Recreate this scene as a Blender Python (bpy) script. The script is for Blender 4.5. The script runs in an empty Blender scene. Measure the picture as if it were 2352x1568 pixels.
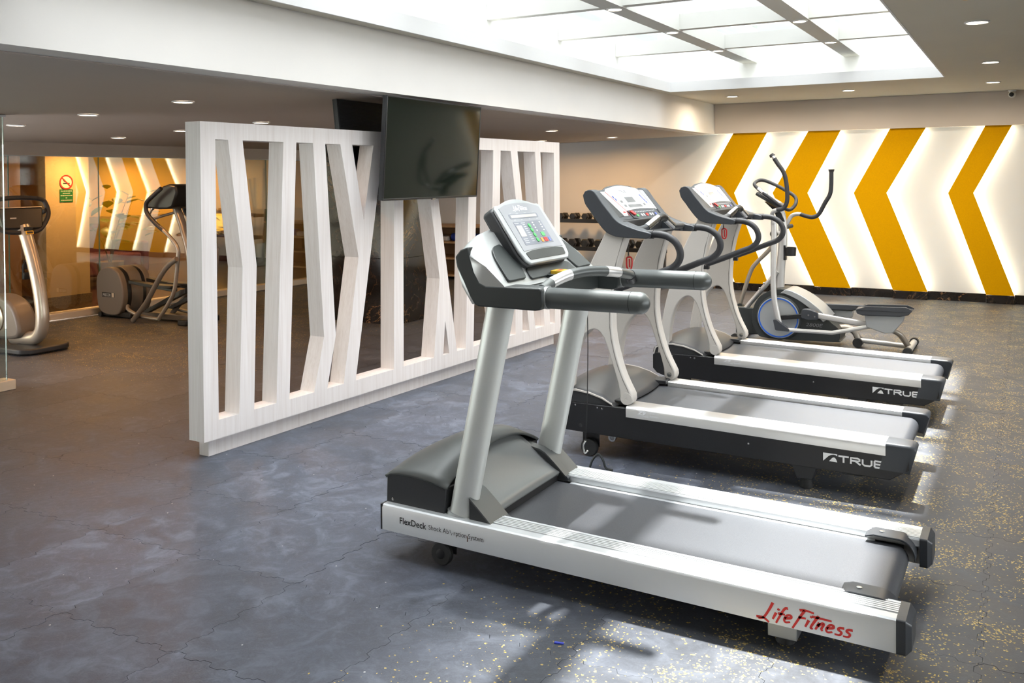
import bpy, math, random
from mathutils import Vector, Matrix, Euler
random.seed(7)
S = bpy.context.scene
COL = S.collection
PI = math.pi

# ------------------------------------------------------------------ camera, sky, sun, exposure
F, PPX, PPY, CW, CH = 2114.8, 1176.0, 439.631, 2352, 1568
YAW, PITCH, ROLL = 0.508416, -0.0145850, -0.00835029
cy, sy, cp, sp, cr, sr = math.cos(YAW), math.sin(YAW), math.cos(PITCH), math.sin(PITCH), math.cos(ROLL), math.sin(ROLL)
A_ = Matrix(((cy, sy, 0), (0, 0, -1), (-sy, cy, 0)))
P_ = Matrix(((1, 0, 0), (0, cp, sp), (0, -sp, cp)))
Q_ = Matrix(((cr, -sr, 0), (sr, cr, 0), (0, 0, 1)))
MC = Q_ @ P_ @ A_                      # world -> (right, down, forward)
cam_d = bpy.data.cameras.new('camera')
cam = bpy.data.objects.new('camera', cam_d)
COL.objects.link(cam)
rot = Matrix((MC[0], -MC[1], -MC[2])).transposed()
cam.matrix_world = Matrix.Translation((0, 0, 1.55)) @ rot.to_4x4()
cam_d.sensor_fit = 'HORIZONTAL'
cam_d.sensor_width = 36.0
cam_d.lens = F * 36.0 / CW
cam_d.shift_x = -(PPX - CW / 2) / CW
cam_d.shift_y = (PPY - CH / 2) / CW
cam_d.clip_start = 0.05
cam_d.clip_end = 200
S.camera = cam

world = bpy.data.worlds.new('sky')
S.world = world
world.use_nodes = True
bg = world.node_tree.nodes['Background']
bg.inputs[0].default_value = (0.98, 0.985, 1.0, 1)
bg.inputs[1].default_value = 6.2

sun_d = bpy.data.lights.new('sun', 'SUN')
sun_d.energy = 17.0
sun_d.color = (1.0, 0.97, 0.93)
sun_d.angle = math.radians(2.8)
sun = bpy.data.objects.new('sun', sun_d)
COL.objects.link(sun)
sun.rotation_euler = Vector((0.107, -0.23, -1.0)).to_track_quat('-Z', 'Y').to_euler()
sun.location = (-2, 5, 30)

S.view_settings.view_transform = 'Standard'
S.view_settings.look = 'None'
S.view_settings.exposure = 0.65
S.view_settings.gamma = 1.0
S.view_settings.use_curve_mapping = False
S.cycles.max_bounces = 10
S.cycles.diffuse_bounces = 5
S.cycles.glossy_bounces = 5
S.cycles.transparent_max_bounces = 12
S.cycles.sample_clamp_indirect = 6.0
S.cycles.caustics_reflective = False
S.cycles.caustics_refractive = False
S.cycles.use_light_tree = True


# ------------------------------------------------------------------ materials
def mat(name, color, rough=0.5, metal=0.0, spec=0.5, coat=0.0, emit=None, estr=0.0):
    m = bpy.data.materials.new(name)
    m.use_nodes = True
    b = m.node_tree.nodes['Principled BSDF']
    b.inputs['Base Color'].default_value = (*color, 1)
    b.inputs['Roughness'].default_value = rough
    b.inputs['Metallic'].default_value = metal
    b.inputs['Specular IOR Level'].default_value = spec
    b.inputs['Coat Weight'].default_value = coat
    if emit:
        b.inputs['Emission Color'].default_value = (*emit, 1)
        b.inputs['Emission Strength'].default_value = estr
    return m


class NT:
    def __init__(s, m):
        s.t = m.node_tree
        s.b = s.t.nodes['Principled BSDF']

    def n(s, typ, **kw):
        n = s.t.nodes.new(typ)
        for k, v in kw.items():
            if k.startswith('_'):
                n.inputs[k[1:].replace('_', ' ')].default_value = v
            else:
                setattr(n, k, v)
        return n

    def l(s, a, b):
        s.t.links.new(a, b)

    def coord(s, scale=(1, 1, 1), kind='Object'):
        tc = s.n('ShaderNodeTexCoord')
        mp = s.n('ShaderNodeMapping')
        mp.inputs['Scale'].default_value = scale
        s.l(tc.outputs[kind], mp.inputs['Vector'])
        return mp.outputs['Vector']

    def noise(s, vec, scale, detail=4, rough=0.55, dist=0.0):
        n = s.n('ShaderNodeTexNoise')
        n.inputs['Scale'].default_value = scale
        n.inputs['Detail'].default_value = detail
        n.inputs['Roughness'].default_value = rough
        n.inputs['Distortion'].default_value = dist
        s.l(vec, n.inputs['Vector'])
        return n.outputs['Fac']

    def ramp(s, fac, stops):
        r = s.n('ShaderNodeValToRGB')
        e = r.color_ramp.elements
        while len(e) < len(stops):
            e.new(0.5)
        for i, (p, c) in enumerate(stops):
            e[i].position = p
            e[i].color = (*c, 1) if len(c) == 3 else c
        s.l(fac, r.inputs['Fac'])
        return r.outputs['Color']

    def mixc(s, fac, a, b, typ='MIX'):
        n = s.n('ShaderNodeMix', data_type='RGBA', blend_type=typ)
        for sock, v in ((n.inputs[0], fac), (n.inputs[6], a), (n.inputs[7], b)):
            if isinstance(v, (int, float)):
                sock.default_value = v
            elif isinstance(v, tuple):
                sock.default_value = (*v, 1)
            else:
                s.l(v, sock)
        return n.outputs[2]

    def math(s, op, a, b=0.0, c=0.0, clamp=False):
        n = s.n('ShaderNodeMath', operation=op)
        n.use_clamp = clamp
        for i, v in enumerate((a, b, c)):
            if isinstance(v, (int, float)):
                n.inputs[i].default_value = v
            else:
                s.l(v, n.inputs[i])
        return n.outputs[0]

    def maprange(s, v, a, b, c=0.0, d=1.0, smooth=False):
        n = s.n('ShaderNodeMapRange')
        if smooth:
            n.interpolation_type = 'SMOOTHSTEP'
        s.l(v, n.inputs[0])
        for i, x in enumerate((a, b, c, d)):
            n.inputs[i + 1].default_value = x
        return n.outputs[0]

    def bump(s, h, strength=0.2, dist=0.01):
        n = s.n('ShaderNodeBump')
        n.inputs['Strength'].default_value = strength
        n.inputs['Distance'].default_value = dist
        s.l(h, n.inputs['Height'])
        s.l(n.outputs['Normal'], s.b.inputs['Normal'])


def speckled(name, c, rough, metal=0.0, amt=0.12, scale=300, bump=0.08, **kw):
    m = mat(name, c, rough, metal, **kw)
    t = NT(m)
    v = t.coord()
    f = t.noise(v, scale, 3)
    lo = tuple(x * (1 - amt) for x in c)
    hi = tuple(min(1, x * (1 + amt)) for x in c)
    t.l(t.ramp(f, [(0.3, lo), (0.7, hi)]), t.b.inputs['Base Color'])
    if bump:
        t.bump(f, bump, 0.002)
    return m


def brushed(name, c, rough, scale=(2, 90, 90), amt=0.12, metal=1.0):
    m = mat(name, c, rough, metal)
    t = NT(m)
    f = t.noise(t.coord(scale), 6, 4)
    lo = tuple(x * (1 - amt) for x in c)
    hi = tuple(min(1, x * (1 + amt)) for x in c)
    t.l(t.ramp(f, [(0.3, lo), (0.7, hi)]), t.b.inputs['Base Color'])
    t.l(t.maprange(f, 0.3, 0.7, rough - 0.02, rough + 0.03), t.b.inputs['Roughness'])
    return m


def painted(name, c, rough=0.6, amt=0.03, scale=2.2):
    m = mat(name, c, rough)
    t = NT(m)
    v = t.coord()
    f = t.noise(v, scale, 4)
    lo = tuple(x * (1 - amt) for x in c)
    t.l(t.ramp(f, [(0.3, lo), (0.7, c)]), t.b.inputs['Base Color'])
    t.bump(t.noise(v, 260, 2), 0.04, 0.001)
    return m


M = {}
M['white_paint'] = painted('white paint', (0.80, 0.77, 0.73), 0.65)
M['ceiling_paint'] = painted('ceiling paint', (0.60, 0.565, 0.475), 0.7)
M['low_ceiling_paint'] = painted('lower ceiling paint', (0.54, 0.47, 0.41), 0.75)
M['soffit_paint'] = painted('beige soffit paint', (0.76, 0.67, 0.58), 0.65)
M['panel_white'] = painted('white wall paint', (0.80, 0.80, 0.78), 0.5, 0.02)
M['yellow'] = speckled('mustard yellow panel', (0.76, 0.38, 0.001), 0.6, amt=0.05, scale=120, bump=0.03, spec=0.03)
M['silver'] = speckled('silver metallic plastic', (0.36, 0.37, 0.36), 0.36, 0.5, amt=0.04, scale=700, bump=0.02)
M['silver_light'] = speckled('light silver plastic', (0.38, 0.395, 0.395), 0.38, 0.35, amt=0.03, scale=700, bump=0.02)
M['grey_cover'] = speckled('grey metallic cover', (0.095, 0.100, 0.096), 0.42, 0.2, amt=0.05, scale=700, bump=0.02)
M['ramp_grey'] = speckled('mid grey metallic cover', (0.19, 0.195, 0.193), 0.40, 0.3, amt=0.04, scale=700, bump=0.02)
M['tube_grey'] = speckled('grey green metallic tube', (0.60, 0.61, 0.58), 0.38, 0.25, amt=0.03, scale=700, bump=0.01)
M['handrail'] = speckled('dark grey handrail coating', (0.095, 0.102, 0.098), 0.38, 0.3, amt=0.05, scale=600, bump=0.02)
M['alu'] = brushed('brushed aluminium', (0.72, 0.74, 0.75), 0.40, (2, 500, 500), 0.015, metal=0.5)
M['alu_bright'] = brushed('bright brushed aluminium', (0.80, 0.79, 0.77), 0.32, (3, 500, 500), 0.012, metal=0.7)
M['chrome'] = mat('chrome', (0.75, 0.75, 0.74), 0.16, 1.0)
M['steel_screw'] = mat('screw steel', (0.55, 0.55, 0.54), 0.25, 1.0)
M['dark_plastic'] = speckled('dark grey plastic', (0.028, 0.029, 0.031), 0.42, amt=0.15, scale=500, bump=0.08)
M['black_plastic'] = speckled('black plastic', (0.012, 0.012, 0.013), 0.38, amt=0.15, scale=500, bump=0.06)
M['charcoal'] = speckled('charcoal plastic', (0.024, 0.028, 0.027), 0.45, amt=0.08, scale=500, bump=0.05)
M['slate'] = speckled('slate grey plastic', (0.040, 0.044, 0.051), 0.40, amt=0.08, scale=500, bump=0.04)
M['true_grey'] = speckled('warm grey plastic', (0.55, 0.515, 0.47), 0.45, amt=0.06, scale=420, bump=0.05)
M['true_shade'] = speckled('taupe plastic inset', (0.20, 0.185, 0.17), 0.5, amt=0.06, scale=420, bump=0.05)
M['true_hood'] = speckled('grey hood plastic', (0.055, 0.055, 0.056), 0.40, amt=0.05, scale=500, bump=0.03)
M['foam'] = speckled('black foam grip', (0.022, 0.022, 0.025), 0.55, amt=0.25, scale=260, bump=0.25)
M['rubber'] = speckled('black rubber', (0.016, 0.016, 0.016), 0.6, amt=0.2, scale=200, bump=0.1)
M['belt'] = speckled('black running belt', (0.066, 0.069, 0.077), 0.45, amt=0.22, scale=420, bump=0.22)
M['red_plastic'] = mat('red plastic', (0.60, 0.02, 0.02), 0.4)
M['red_print'] = mat('red print', (0.62, 0.025, 0.02), 0.5)
M['white_print'] = mat('white print', (0.80, 0.80, 0.80), 0.5)
M['black_print'] = mat('black print', (0.02, 0.02, 0.02), 0.6)
M['grey_print'] = mat('grey print', (0.25, 0.25, 0.26), 0.5)
M['faint_print'] = mat('faint grey print', (0.42, 0.43, 0.44), 0.5)
M['blue_print'] = mat('blue print', (0.12, 0.16, 0.45), 0.5)
M['green_print'] = mat('green key', (0.08, 0.42, 0.12), 0.45)
M['orange_print'] = mat('orange key', (0.75, 0.32, 0.05), 0.45)
M['yellow_plastic'] = mat('yellow plastic', (0.75, 0.45, 0.03), 0.4)
M['console_face'] = mat('grey console overlay', (0.25, 0.255, 0.27), 0.32, 0.0, 0.5)
M['console_inner'] = mat('blue grey key field', (0.16, 0.17, 0.20), 0.35)
M['lcd'] = mat('lcd window', (0.45, 0.43, 0.38), 0.2)
M['lcd_dark'] = mat('dark lcd window', (0.16, 0.16, 0.16), 0.2)
M['white_face'] = mat('white console overlay', (0.80, 0.80, 0.78), 0.3)
M['strip_face'] = mat('pale strip overlay', (0.50, 0.50, 0.49), 0.35)
M['tv_screen'] = mat('dark television glass', (0.006, 0.010, 0.007), 0.07, 0.0, 0.5)
M['tv_screen'].node_tree.nodes['Principled BSDF'].inputs['IOR'].default_value = 1.45
M['gold'] = mat('brass trim', (0.6, 0.40, 0.15), 0.3, 1.0)
M['wood_light'] = speckled('pale wood', (0.52, 0.33, 0.17), 0.5, amt=0.15, scale=20, bump=0.03)
M['blue_mat'] = mat('blue foam mat', (0.015, 0.04, 0.30), 0.6)
M['blue_litter'] = mat('blue plastic', (0.05, 0.08, 0.60), 0.4)
M['towel'] = speckled('white cloth', (0.65, 0.60, 0.55), 0.9, amt=0.08, scale=90, bump=0.3)
M['cast_iron'] = speckled('black rubber coated iron', (0.012, 0.012, 0.012), 0.38, amt=0.2, scale=150, bump=0.08)
M['champagne'] = speckled('champagne metallic', (0.50, 0.44, 0.36), 0.30, 0.55, amt=0.03, scale=700, bump=0.0)
M['warm_grey'] = speckled('warm grey machine plastic', (0.20, 0.17, 0.14), 0.4, amt=0.08, scale=400, bump=0.04)
M['bronze_tube'] = speckled('bronze grey painted tube', (0.36, 0.32, 0.27), 0.35, 0.45, amt=0.04, scale=400, bump=0.02)
M['light_tube'] = speckled('pale silver painted tube', (0.52, 0.51, 0.49), 0.35, 0.3, amt=0.04, scale=400, bump=0.02)
M['curb'] = painted('cream curb', (0.72, 0.62, 0.48), 0.45)
M['cream_wall'] = painted('cream wall', (0.62, 0.47, 0.27), 0.6, 0.06, 9)
M['ochre_wall'] = painted('ochre wall', (0.55, 0.33, 0.08), 0.6)
M['brown_wall'] = painted('brown wall', (0.22, 0.12, 0.05), 0.55)
M['red_panel'] = mat('red wall panel', (0.45, 0.03, 0.02), 0.5)
M['maroon'] = mat('maroon fabric', (0.10, 0.012, 0.018), 0.8)
M['leaf'] = speckled('dark green leaf', (0.045, 0.07, 0.02), 0.45, amt=0.3, scale=30, bump=0.05)
M['stem'] = mat('brown stem', (0.10, 0.06, 0.03), 0.7)
M['bamboo'] = speckled('brown bamboo', (0.17, 0.10, 0.04), 0.5, amt=0.3, scale=25, bump=0.05)
M['sign_green'] = mat('green sign', (0.02, 0.16, 0.05), 0.4)
M['sign_white'] = mat('white sign', (0.78, 0.74, 0.66), 0.4)
M['sign_red'] = mat('red sign ring', (0.45, 0.03, 0.03), 0.4)
M['granite'] = speckled('brown granite', (0.16, 0.11, 0.06), 0.3, amt=0.8, scale=70, bump=0.0)
M['lens'] = mat('lamp lens', (1, 1, 1), 0.5, emit=(1.0, 0.86, 0.68), estr=12.0)
M['led'] = mat('led strip', (1, 1, 1), 0.5, emit=(0.86, 1.0, 0.97), estr=17.0)
M['amber'] = mat('amber lamp shade', (1, 0.6, 0.1), 0.5, emit=(1.0, 0.50, 0.06), estr=2.4)
M['fascia'] = painted('skylight fascia paint', (0.74, 0.74, 0.73), 0.6)
M['well'] = painted('skylight well paint', (0.86, 0.87, 0.86), 0.7)
M['bar'] = painted('glazing bar paint', (0.62, 0.62, 0.58), 0.6)
M['blocker_paint'] = painted('pale facade', (0.85, 0.86, 0.87), 0.8)
M['lobby_floor'] = mat('polished brown lobby floor', (0.07, 0.045, 0.028), 0.16, 0.0, 0.6)
M['concrete'] = mat('dark screed', (0.02, 0.02, 0.02), 0.9)
M['wall_tan'] = painted('tan wall', (0.70, 0.62, 0.52), 0.65)


def glass(name, tint, refl, rough=0.0):
    m = bpy.data.materials.new(name)
    m.use_nodes = True
    nt = m.node_tree
    nt.nodes.clear()
    out = nt.nodes.new('ShaderNodeOutputMaterial')
    mix = nt.nodes.new('ShaderNodeMixShader')
    tr = nt.nodes.new('ShaderNodeBsdfTransparent')
    gl = nt.nodes.new('ShaderNodeBsdfGlossy')
    tr.inputs[0].default_value = (*tint, 1)
    gl.inputs['Roughness'].default_value = rough
    gl.inputs['Color'].default_value = (0.92, 0.97, 0.95, 1)
    lw = nt.nodes.new('ShaderNodeLayerWeight')
    lw.inputs['Blend'].default_value = 0.35
    mr = nt.nodes.new('ShaderNodeMapRange')
    mr.inputs[3].default_value = refl
    mr.inputs[4].default_value = min(1.0, refl + 0.6)
    nt.links.new(lw.outputs['Fresnel'], mr.inputs[0])
    nt.links.new(mr.outputs[0], mix.inputs[0])
    nt.links.new(tr.outputs[0], mix.inputs[1])
    nt.links.new(gl.outputs[0], mix.inputs[2])
    nt.links.new(mix.outputs[0], out.inputs[0])
    return m


M['glass_wall'] = glass('tinted reflective glass', (0.86, 0.80, 0.68), 0.16)
M['glass_clear'] = glass('clear glass', (0.86, 0.90, 0.87), 0.04)
M['glass_edge'] = mat('green glass edge', (0.10, 0.22, 0.18), 0.15)
M['glass_sky'] = glass('skylight glass', (0.93, 0.95, 0.96), 0.02)


def wood_wash():
    m = mat('grey washed wood', (0.62, 0.57, 0.54), 0.5)
    t = NT(m)
    v = t.coord((38, 38, 1.3))
    f1 = t.noise(v, 1.0, 5, 0.6, 0.4)
    f2 = t.noise(t.coord((150, 150, 3.0)), 1.0, 3, 0.6)
    f = t.math('ADD', t.math('MULTIPLY', f1, 0.62), t.math('MULTIPLY', f2, 0.38))
    t.l(t.ramp(f, [(0.32, (0.69, 0.625, 0.585)), (0.5, (0.77, 0.715, 0.685)), (0.70, (0.83, 0.785, 0.76))]), t.b.inputs['Base Color'])
    t.bump(f, 0.05, 0.002)
    return m


M['wood'] = wood_wash()


def marble():
    m = mat('dark veined marble', (0.02, 0.016, 0.014), 0.10, 0.0, 0.4)
    t = NT(m)
    v = t.coord()
    w = t.noise(v, 2.2, 6, 0.6, 1.6)
    vein = t.math('ABSOLUTE', t.math('SUBTRACT', w, 0.5))
    mask = t.maprange(vein, 0.0, 0.012, 1.0, 0.0, True)
    w2 = t.noise(v, 9, 5, 0.6, 1.0)
    vein2 = t.maprange(t.math('ABSOLUTE', t.math('SUBTRACT', w2, 0.5)), 0.0, 0.010, 0.12, 0.0, True)
    big = t.maprange(t.noise(v, 1.3, 2), 0.5, 0.62, 0.15, 1.0)
    mk = t.math('MULTIPLY', t.math('ADD', mask, vein2, clamp=True), big, clamp=True)
    base = t.ramp(t.noise(v, 5, 4), [(0.3, (0.006, 0.005, 0.005)), (0.75, (0.022, 0.017, 0.015))])
    t.l(t.mixc(mk, base, (0.30, 0.16, 0.07)), t.b.inputs['Base Color'])
    return m


M['marble'] = marble()


def rubber_tile():
    m = mat('rubber gym tile', (0.08, 0.085, 0.095), 0.46, 0.0, 0.5)
    t = NT(m)
    g = t.n('ShaderNodeNewGeometry')
    pos = g.outputs['Position']
    sep = t.n('ShaderNodeSeparateXYZ')
    t.l(pos, sep.inputs[0])
    X, Y = sep.outputs[0], sep.outputs[1]
    big = t.noise(pos, 1.1, 5, 0.6, 0.8)
    scuff = t.noise(pos, 5.5, 7, 0.68, 1.4)
    fine = t.noise(pos, 160, 3, 0.7)
    oi = t.n('ShaderNodeObjectInfo')
    mid = t.noise(pos, 17.0, 6, 0.7, 2.2)
    base = t.ramp(scuff, [(0.30, (0.042, 0.048, 0.066)), (0.50, (0.088, 0.100, 0.135)), (0.70, (0.200, 0.225, 0.285))])
    base = t.mixc(t.maprange(big, 0.40, 0.66, 0.0, 0.5), base, (0.050, 0.053, 0.064))
    base = t.mixc(t.maprange(mid, 0.52, 0.74, 0.0, 0.42), base, (0.21, 0.235, 0.29))
    base = t.mixc(t.maprange(mid, 0.46, 0.28, 0.0, 0.40), base, (0.042, 0.046, 0.056))
    base = t.mixc(t.maprange(fine, 0.35, 0.75, 0.0, 0.42), base, (0.15, 0.165, 0.20))
    base = t.mixc(t.maprange(oi.outputs['Random'], 0.0, 1.0, 0.0, 0.35), base, (0.034, 0.036, 0.042))
    # curved mop marks
    mp = t.n('ShaderNodeMapping')
    mp.inputs['Scale'].default_value = (0.9, 0.9, 0.9)
    t.l(pos, mp.inputs['Vector'])
    wv = t.n('ShaderNodeTexWave', wave_type='RINGS', rings_direction='Z')
    wv.inputs['Scale'].default_value = 7.5
    wv.inputs['Distortion'].default_value = 7.0
    wv.inputs['Detail'].default_value = 3.0
    wv.inputs['Detail Scale'].default_value = 0.8
    t.l(mp.outputs[0], wv.inputs['Vector'])
    marks = t.math('MULTIPLY', t.maprange(wv.outputs['Fac'], 0.86, 1.0, 0.0, 0.10), t.maprange(big, 0.42, 0.6, 0.0, 1.0))
    base = t.mixc(marks, base, (0.19, 0.20, 0.22))
    # yellow rubber chips, dense on the right and in a patch at the back left
    vor = t.n('ShaderNodeTexVoronoi')
    vor.inputs['Scale'].default_value = 150.0
    dv = t.n('ShaderNodeVectorMath', operation='ADD')
    nz = t.n('ShaderNodeTexNoise')
    nz.inputs['Scale'].default_value = 90.0
    t.l(pos, nz.inputs['Vector'])
    sc = t.n('ShaderNodeVectorMath', operation='SCALE')
    sc.inputs['Scale'].default_value = 0.012
    t.l(nz.outputs['Color'], sc.inputs[0])
    t.l(pos, dv.inputs[0])
    t.l(sc.outputs[0], dv.inputs[1])
    t.l(dv.outputs[0], vor.inputs['Vector'])
    sepc = t.n('ShaderNodeSeparateColor')
    t.l(vor.outputs['Color'], sepc.inputs[0])
    dens_n = t.noise(pos, 4.5, 6, 0.72)
    right = t.maprange(X, -2.1, -0.55, 0.0, 1.0, True)
    leftm = t.math('MULTIPLY', t.maprange(X, -5.2, -6.6, 0.0, 0.75, True), t.maprange(Y, 4.6, 5.4, 0.0, 1.0, True))
    zone = t.math('MAXIMUM', right, leftm)
    dens = t.math('MULTIPLY', zone, t.maprange(dens_n, 0.44, 0.72, 0.012, 0.36))
    base = t.mixc(t.math('MULTIPLY', zone, 0.55), base, (0.046, 0.045, 0.042))
    chip = t.math('GREATER_THAN', dens, sepc.outputs[0])
    near = t.math('LESS_THAN', vor.outputs['Distance'], 0.62)
    chip = t.math('MULTIPLY', chip, near)
    ycol = t.mixc(sepc.outputs[1], (0.50, 0.33, 0.055), (0.66, 0.50, 0.16))
    base = t.mixc(chip, base, ycol)
    # a few white specks
    v2 = t.n('ShaderNodeTexVoronoi')
    v2.inputs['Scale'].default_value = 60.0
    t.l(pos, v2.inputs['Vector'])
    s2 = t.n('ShaderNodeSeparateColor')
    t.l(v2.outputs['Color'], s2.inputs[0])
    speck = t.math('MULTIPLY', t.math('GREATER_THAN', 0.004, s2.outputs[0]), t.math('LESS_THAN', v2.outputs['Distance'], 0.22))
    base = t.mixc(speck, base, (0.5, 0.5, 0.48))
    t.l(base, t.b.inputs['Base Color'])
    t.l(t.maprange(scuff, 0.3, 0.7, 0.42, 0.62), t.b.inputs['Roughness'])
    hh = t.math('ADD', t.math('MULTIPLY', fine, 0.6), t.math('MULTIPLY', scuff, 0.4))
    t.bump(hh, 0.22, 0.004)
    return m


M['tile'] = rubber_tile()


# ------------------------------------------------------------------ mesh helpers
class MB:
    def __init__(s):
        s.v, s.f = [], []

    def add(s, vs, fs):
        o = len(s.v)
        s.v += [tuple(p) for p in vs]
        s.f += [tuple(i + o for i in f) for f in fs]
        return s

    def box(s, x0, x1, y0, y1, z0, z1):
        v = [(x, y, z) for x in (x0, x1) for y in (y0, y1) for z in (z0, z1)]
        return s.add(v, [(0, 1, 3, 2), (4, 6, 7, 5), (0, 4, 5, 1), (2, 3, 7, 6), (0, 2, 6, 4), (1, 5, 7, 3)])

    def prism(s, poly, lo, hi, axis='y'):
        n = len(poly)
        def p(a, b, c):
            return {'y': (a, c, b), 'x': (c, a, b), 'z': (a, b, c)}[axis]
        v = [p(a, b, lo) for a, b in poly] + [p(a, b, hi) for a, b in poly]
        f = [tuple(range(n)), tuple(range(2 * n - 1, n - 1, -1))]
        f += [(i, i + n, (i + 1) % n + n, (i + 1) % n) for i in range(n)]
        return s.add(v, f)

    def loft(s, rings, closed=True, caps=True, loop=False):
        n = len(rings[0])
        v = [p for r in rings for p in r]
        f = []
        R = len(rings)
        for i in range(R if loop else R - 1):
            a, b = i * n, ((i + 1) % R) * n
            for j in range(n if closed else n - 1):
                k = (j + 1) % n
                f.append((a + j, a + k, b + k, b + j))
        if caps and not loop:
            f.append(tuple(range(n - 1, -1, -1)))
            f.append(tuple(range((R - 1) * n, R * n)))
        return s.add(v, f)

    def tube(s, pts, r, seg=12, loop=False, caps=True, flat=None, round_end=False):
        pts = [Vector(p) for p in pts]
        n = len(pts)
        rr = r if isinstance(r, (list, tuple)) else [r] * n
        tang = []
        for i in range(n):
            a = pts[(i - 1) % n] if (loop or i > 0) else pts[i]
            b = pts[(i + 1) % n] if (loop or i < n - 1) else pts[i]
            tang.append((b - a).normalized())
        up = Vector((0, 0, 1)) if abs(tang[0].z) < 0.9 else Vector((0, 1, 0))
        if flat:
            up = Vector(flat)
        nrm = (up - tang[0] * up.dot(tang[0])).normalized()
        rings = []
        for i in range(n):
            nrm = (nrm - tang[i] * nrm.dot(tang[i])).normalized()
            bi = tang[i].cross(nrm)
            q = rr[i]
            ra, rb = q if isinstance(q, (list, tuple)) else (q, q)
            rings.append([pts[i] + nrm * (ra * math.cos(2 * PI * k / seg)) + bi * (rb * math.sin(2 * PI * k / seg)) for k in range(seg)])
        return s.loft(rings, True, caps, loop)

    def capsule_end(s, pts, r, seg=16):
        """tube whose last end is a dome"""
        pts = [Vector(p) for p in pts]
        d = (pts[-1] - pts[-2]).normalized()
        ra, rb = r
        L = (ra + rb) / 2
        P, R = list(pts[:-1]), [(ra, rb)] * (len(pts) - 1)
        e = pts[-1] - d * L
        for k in range(7):
            a = k / 6 * PI / 2
            c = max(math.cos(a), 0.03)
            P.append(e + d * (L * math.sin(a)))
            R.append((ra * c, rb * c))
        return s.tube(P, R, seg)

    def lathe(s, prof, c, axis='z', seg=24):
        rings = []
        c = Vector(c)
        for r, h in prof:
            ring = []
            for k in range(seg):
                a = 2 * PI * k / seg
                p = {'z': (r * math.cos(a), r * math.sin(a), h), 'y': (r * math.cos(a), h, r * math.sin(a)), 'x': (h, r * math.cos(a), r * math.sin(a))}[axis]
                ring.append(c + Vector(p))
            rings.append(ring)
        return s.loft(rings)

    def ball(s, c, r, seg=14, rings=8):
        if isinstance(r, (int, float)):
            r = (r, r, r)
        R = []
        for i in range(rings + 1):
            a = -PI / 2 + PI * i / rings
            k = max(math.cos(a), 0.02)
            R.append([(c[0] + r[0] * k * math.cos(2 * PI * j / seg), c[1] + r[1] * k * math.sin(2 * PI * j / seg), c[2] + r[2] * math.sin(a)) for j in range(seg)])
        return s.loft(R)

    def map(s, fn):
        s.v = [tuple(fn(*p)) for p in s.v]
        return s

    def build(s, name, m, parent=None, bevel=0.0, segs=2, smooth=38, subsurf=0, recalc=True):
        off = Vector((0, 0, 0))
        if parent is not None:
            off = base_of(parent)
        me = bpy.data.meshes.new(name)
        me.from_pydata([(x - off.x, y - off.y, z - off.z) for x, y, z in s.v], [], s.f)
        if recalc:
            import bmesh
            bm = bmesh.new()
            bm.from_mesh(me)
            bmesh.ops.recalc_face_normals(bm, faces=bm.faces)
            bm.to_mesh(me)
            bm.free()
        me.materials.append(m)
        o = bpy.data.objects.new(name, me)
        COL.objects.link(o)
        if parent is not None:
            o.parent = parent
        if subsurf:
            sm = o.modifiers.new('subsurf', 'SUBSURF')
            sm.levels = sm.render_levels = subsurf
        if bevel:
            bv = o.modifiers.new('bevel', 'BEVEL')
            bv.width = bevel
            bv.segments = segs
            bv.limit_method = 'ANGLE'
            bv.angle_limit = math.radians(40)
        if smooth:
            for p in me.polygons:
                p.use_smooth = True
            me.set_sharp_from_angle(angle=math.radians(smooth))
        return o


def base_of(o):
    """the point a child's mesh is measured from (roots never rotate while they are being built)"""
    p = Vector((0, 0, 0))
    while o is not None:
        p += o.location
        o = o.parent
    return p


def tag(o, label=None, cat=None, group=None, kind=None):
    if label: o['label'] = label
    if cat: o['category'] = cat
    if group: o['group'] = group
    if kind: o['kind'] = kind
    return o


def root(name, loc, label=None, cat=None, group=None, kind=None):
    o = bpy.data.objects.new(name, None)
    o.empty_display_size = 0.1
    o.location = loc
    COL.objects.link(o)
    return tag(o, label, cat, group, kind)


def copy_tree(o, parent=None):
    c = o.copy()
    COL.objects.link(c)
    c.parent = parent
    for ch in list(o.children):
        copy_tree(ch, c)
    return c


def smooth_path(pts, n=6, loop=False):
    P = [Vector(p) for p in pts]
    out = []
    N = len(P)
    for i in range(N if loop else N - 1):
        p0 = P[(i - 1) % N] if (loop or i > 0) else P[i] * 2 - P[i + 1]
        p1, p2 = P[i], P[(i + 1) % N]
        p3 = P[(i + 2) % N] if (loop or i + 2 < N) else P[i + 1] * 2 - P[i]
        for k in range(n):
            t = k / n
            out.append(0.5 * ((2 * p1) + (p2 - p0) * t + (2 * p0 - 5 * p1 + 4 * p2 - p3) * t * t + (3 * p1 - p0 - 3 * p2 + p3) * t ** 3))
    if not loop:
        out.append(P[-1])
    return out


def smooth2(pts, n=5, loop=False):
    return [(p.x, p.y) for p in smooth_path([(a, b, 0) for a, b in pts], n, loop)]


def rpoly(poly, r, n=4):
    out = []
    N = len(poly)
    for i in range(N):
        p = Vector(poly[i]).to_3d()
        a = Vector(poly[i - 1]).to_3d() - p
        b = Vector(poly[(i + 1) % N]).to_3d() - p
        rr = min(r[i] if isinstance(r, (list, tuple)) else r, a.length * 0.49, b.length * 0.49)
        if rr <= 0:
            out.append((p.x, p.y))
            continue
        pa, pb = p + a.normalized() * rr, p + b.normalized() * rr
        for k in range(n + 1):
            t = k / n
            q = pa * (1 - t) ** 2 + p * 2 * t * (1 - t) + pb * t * t
            out.append((q.x, q.y))
    return out


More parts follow.
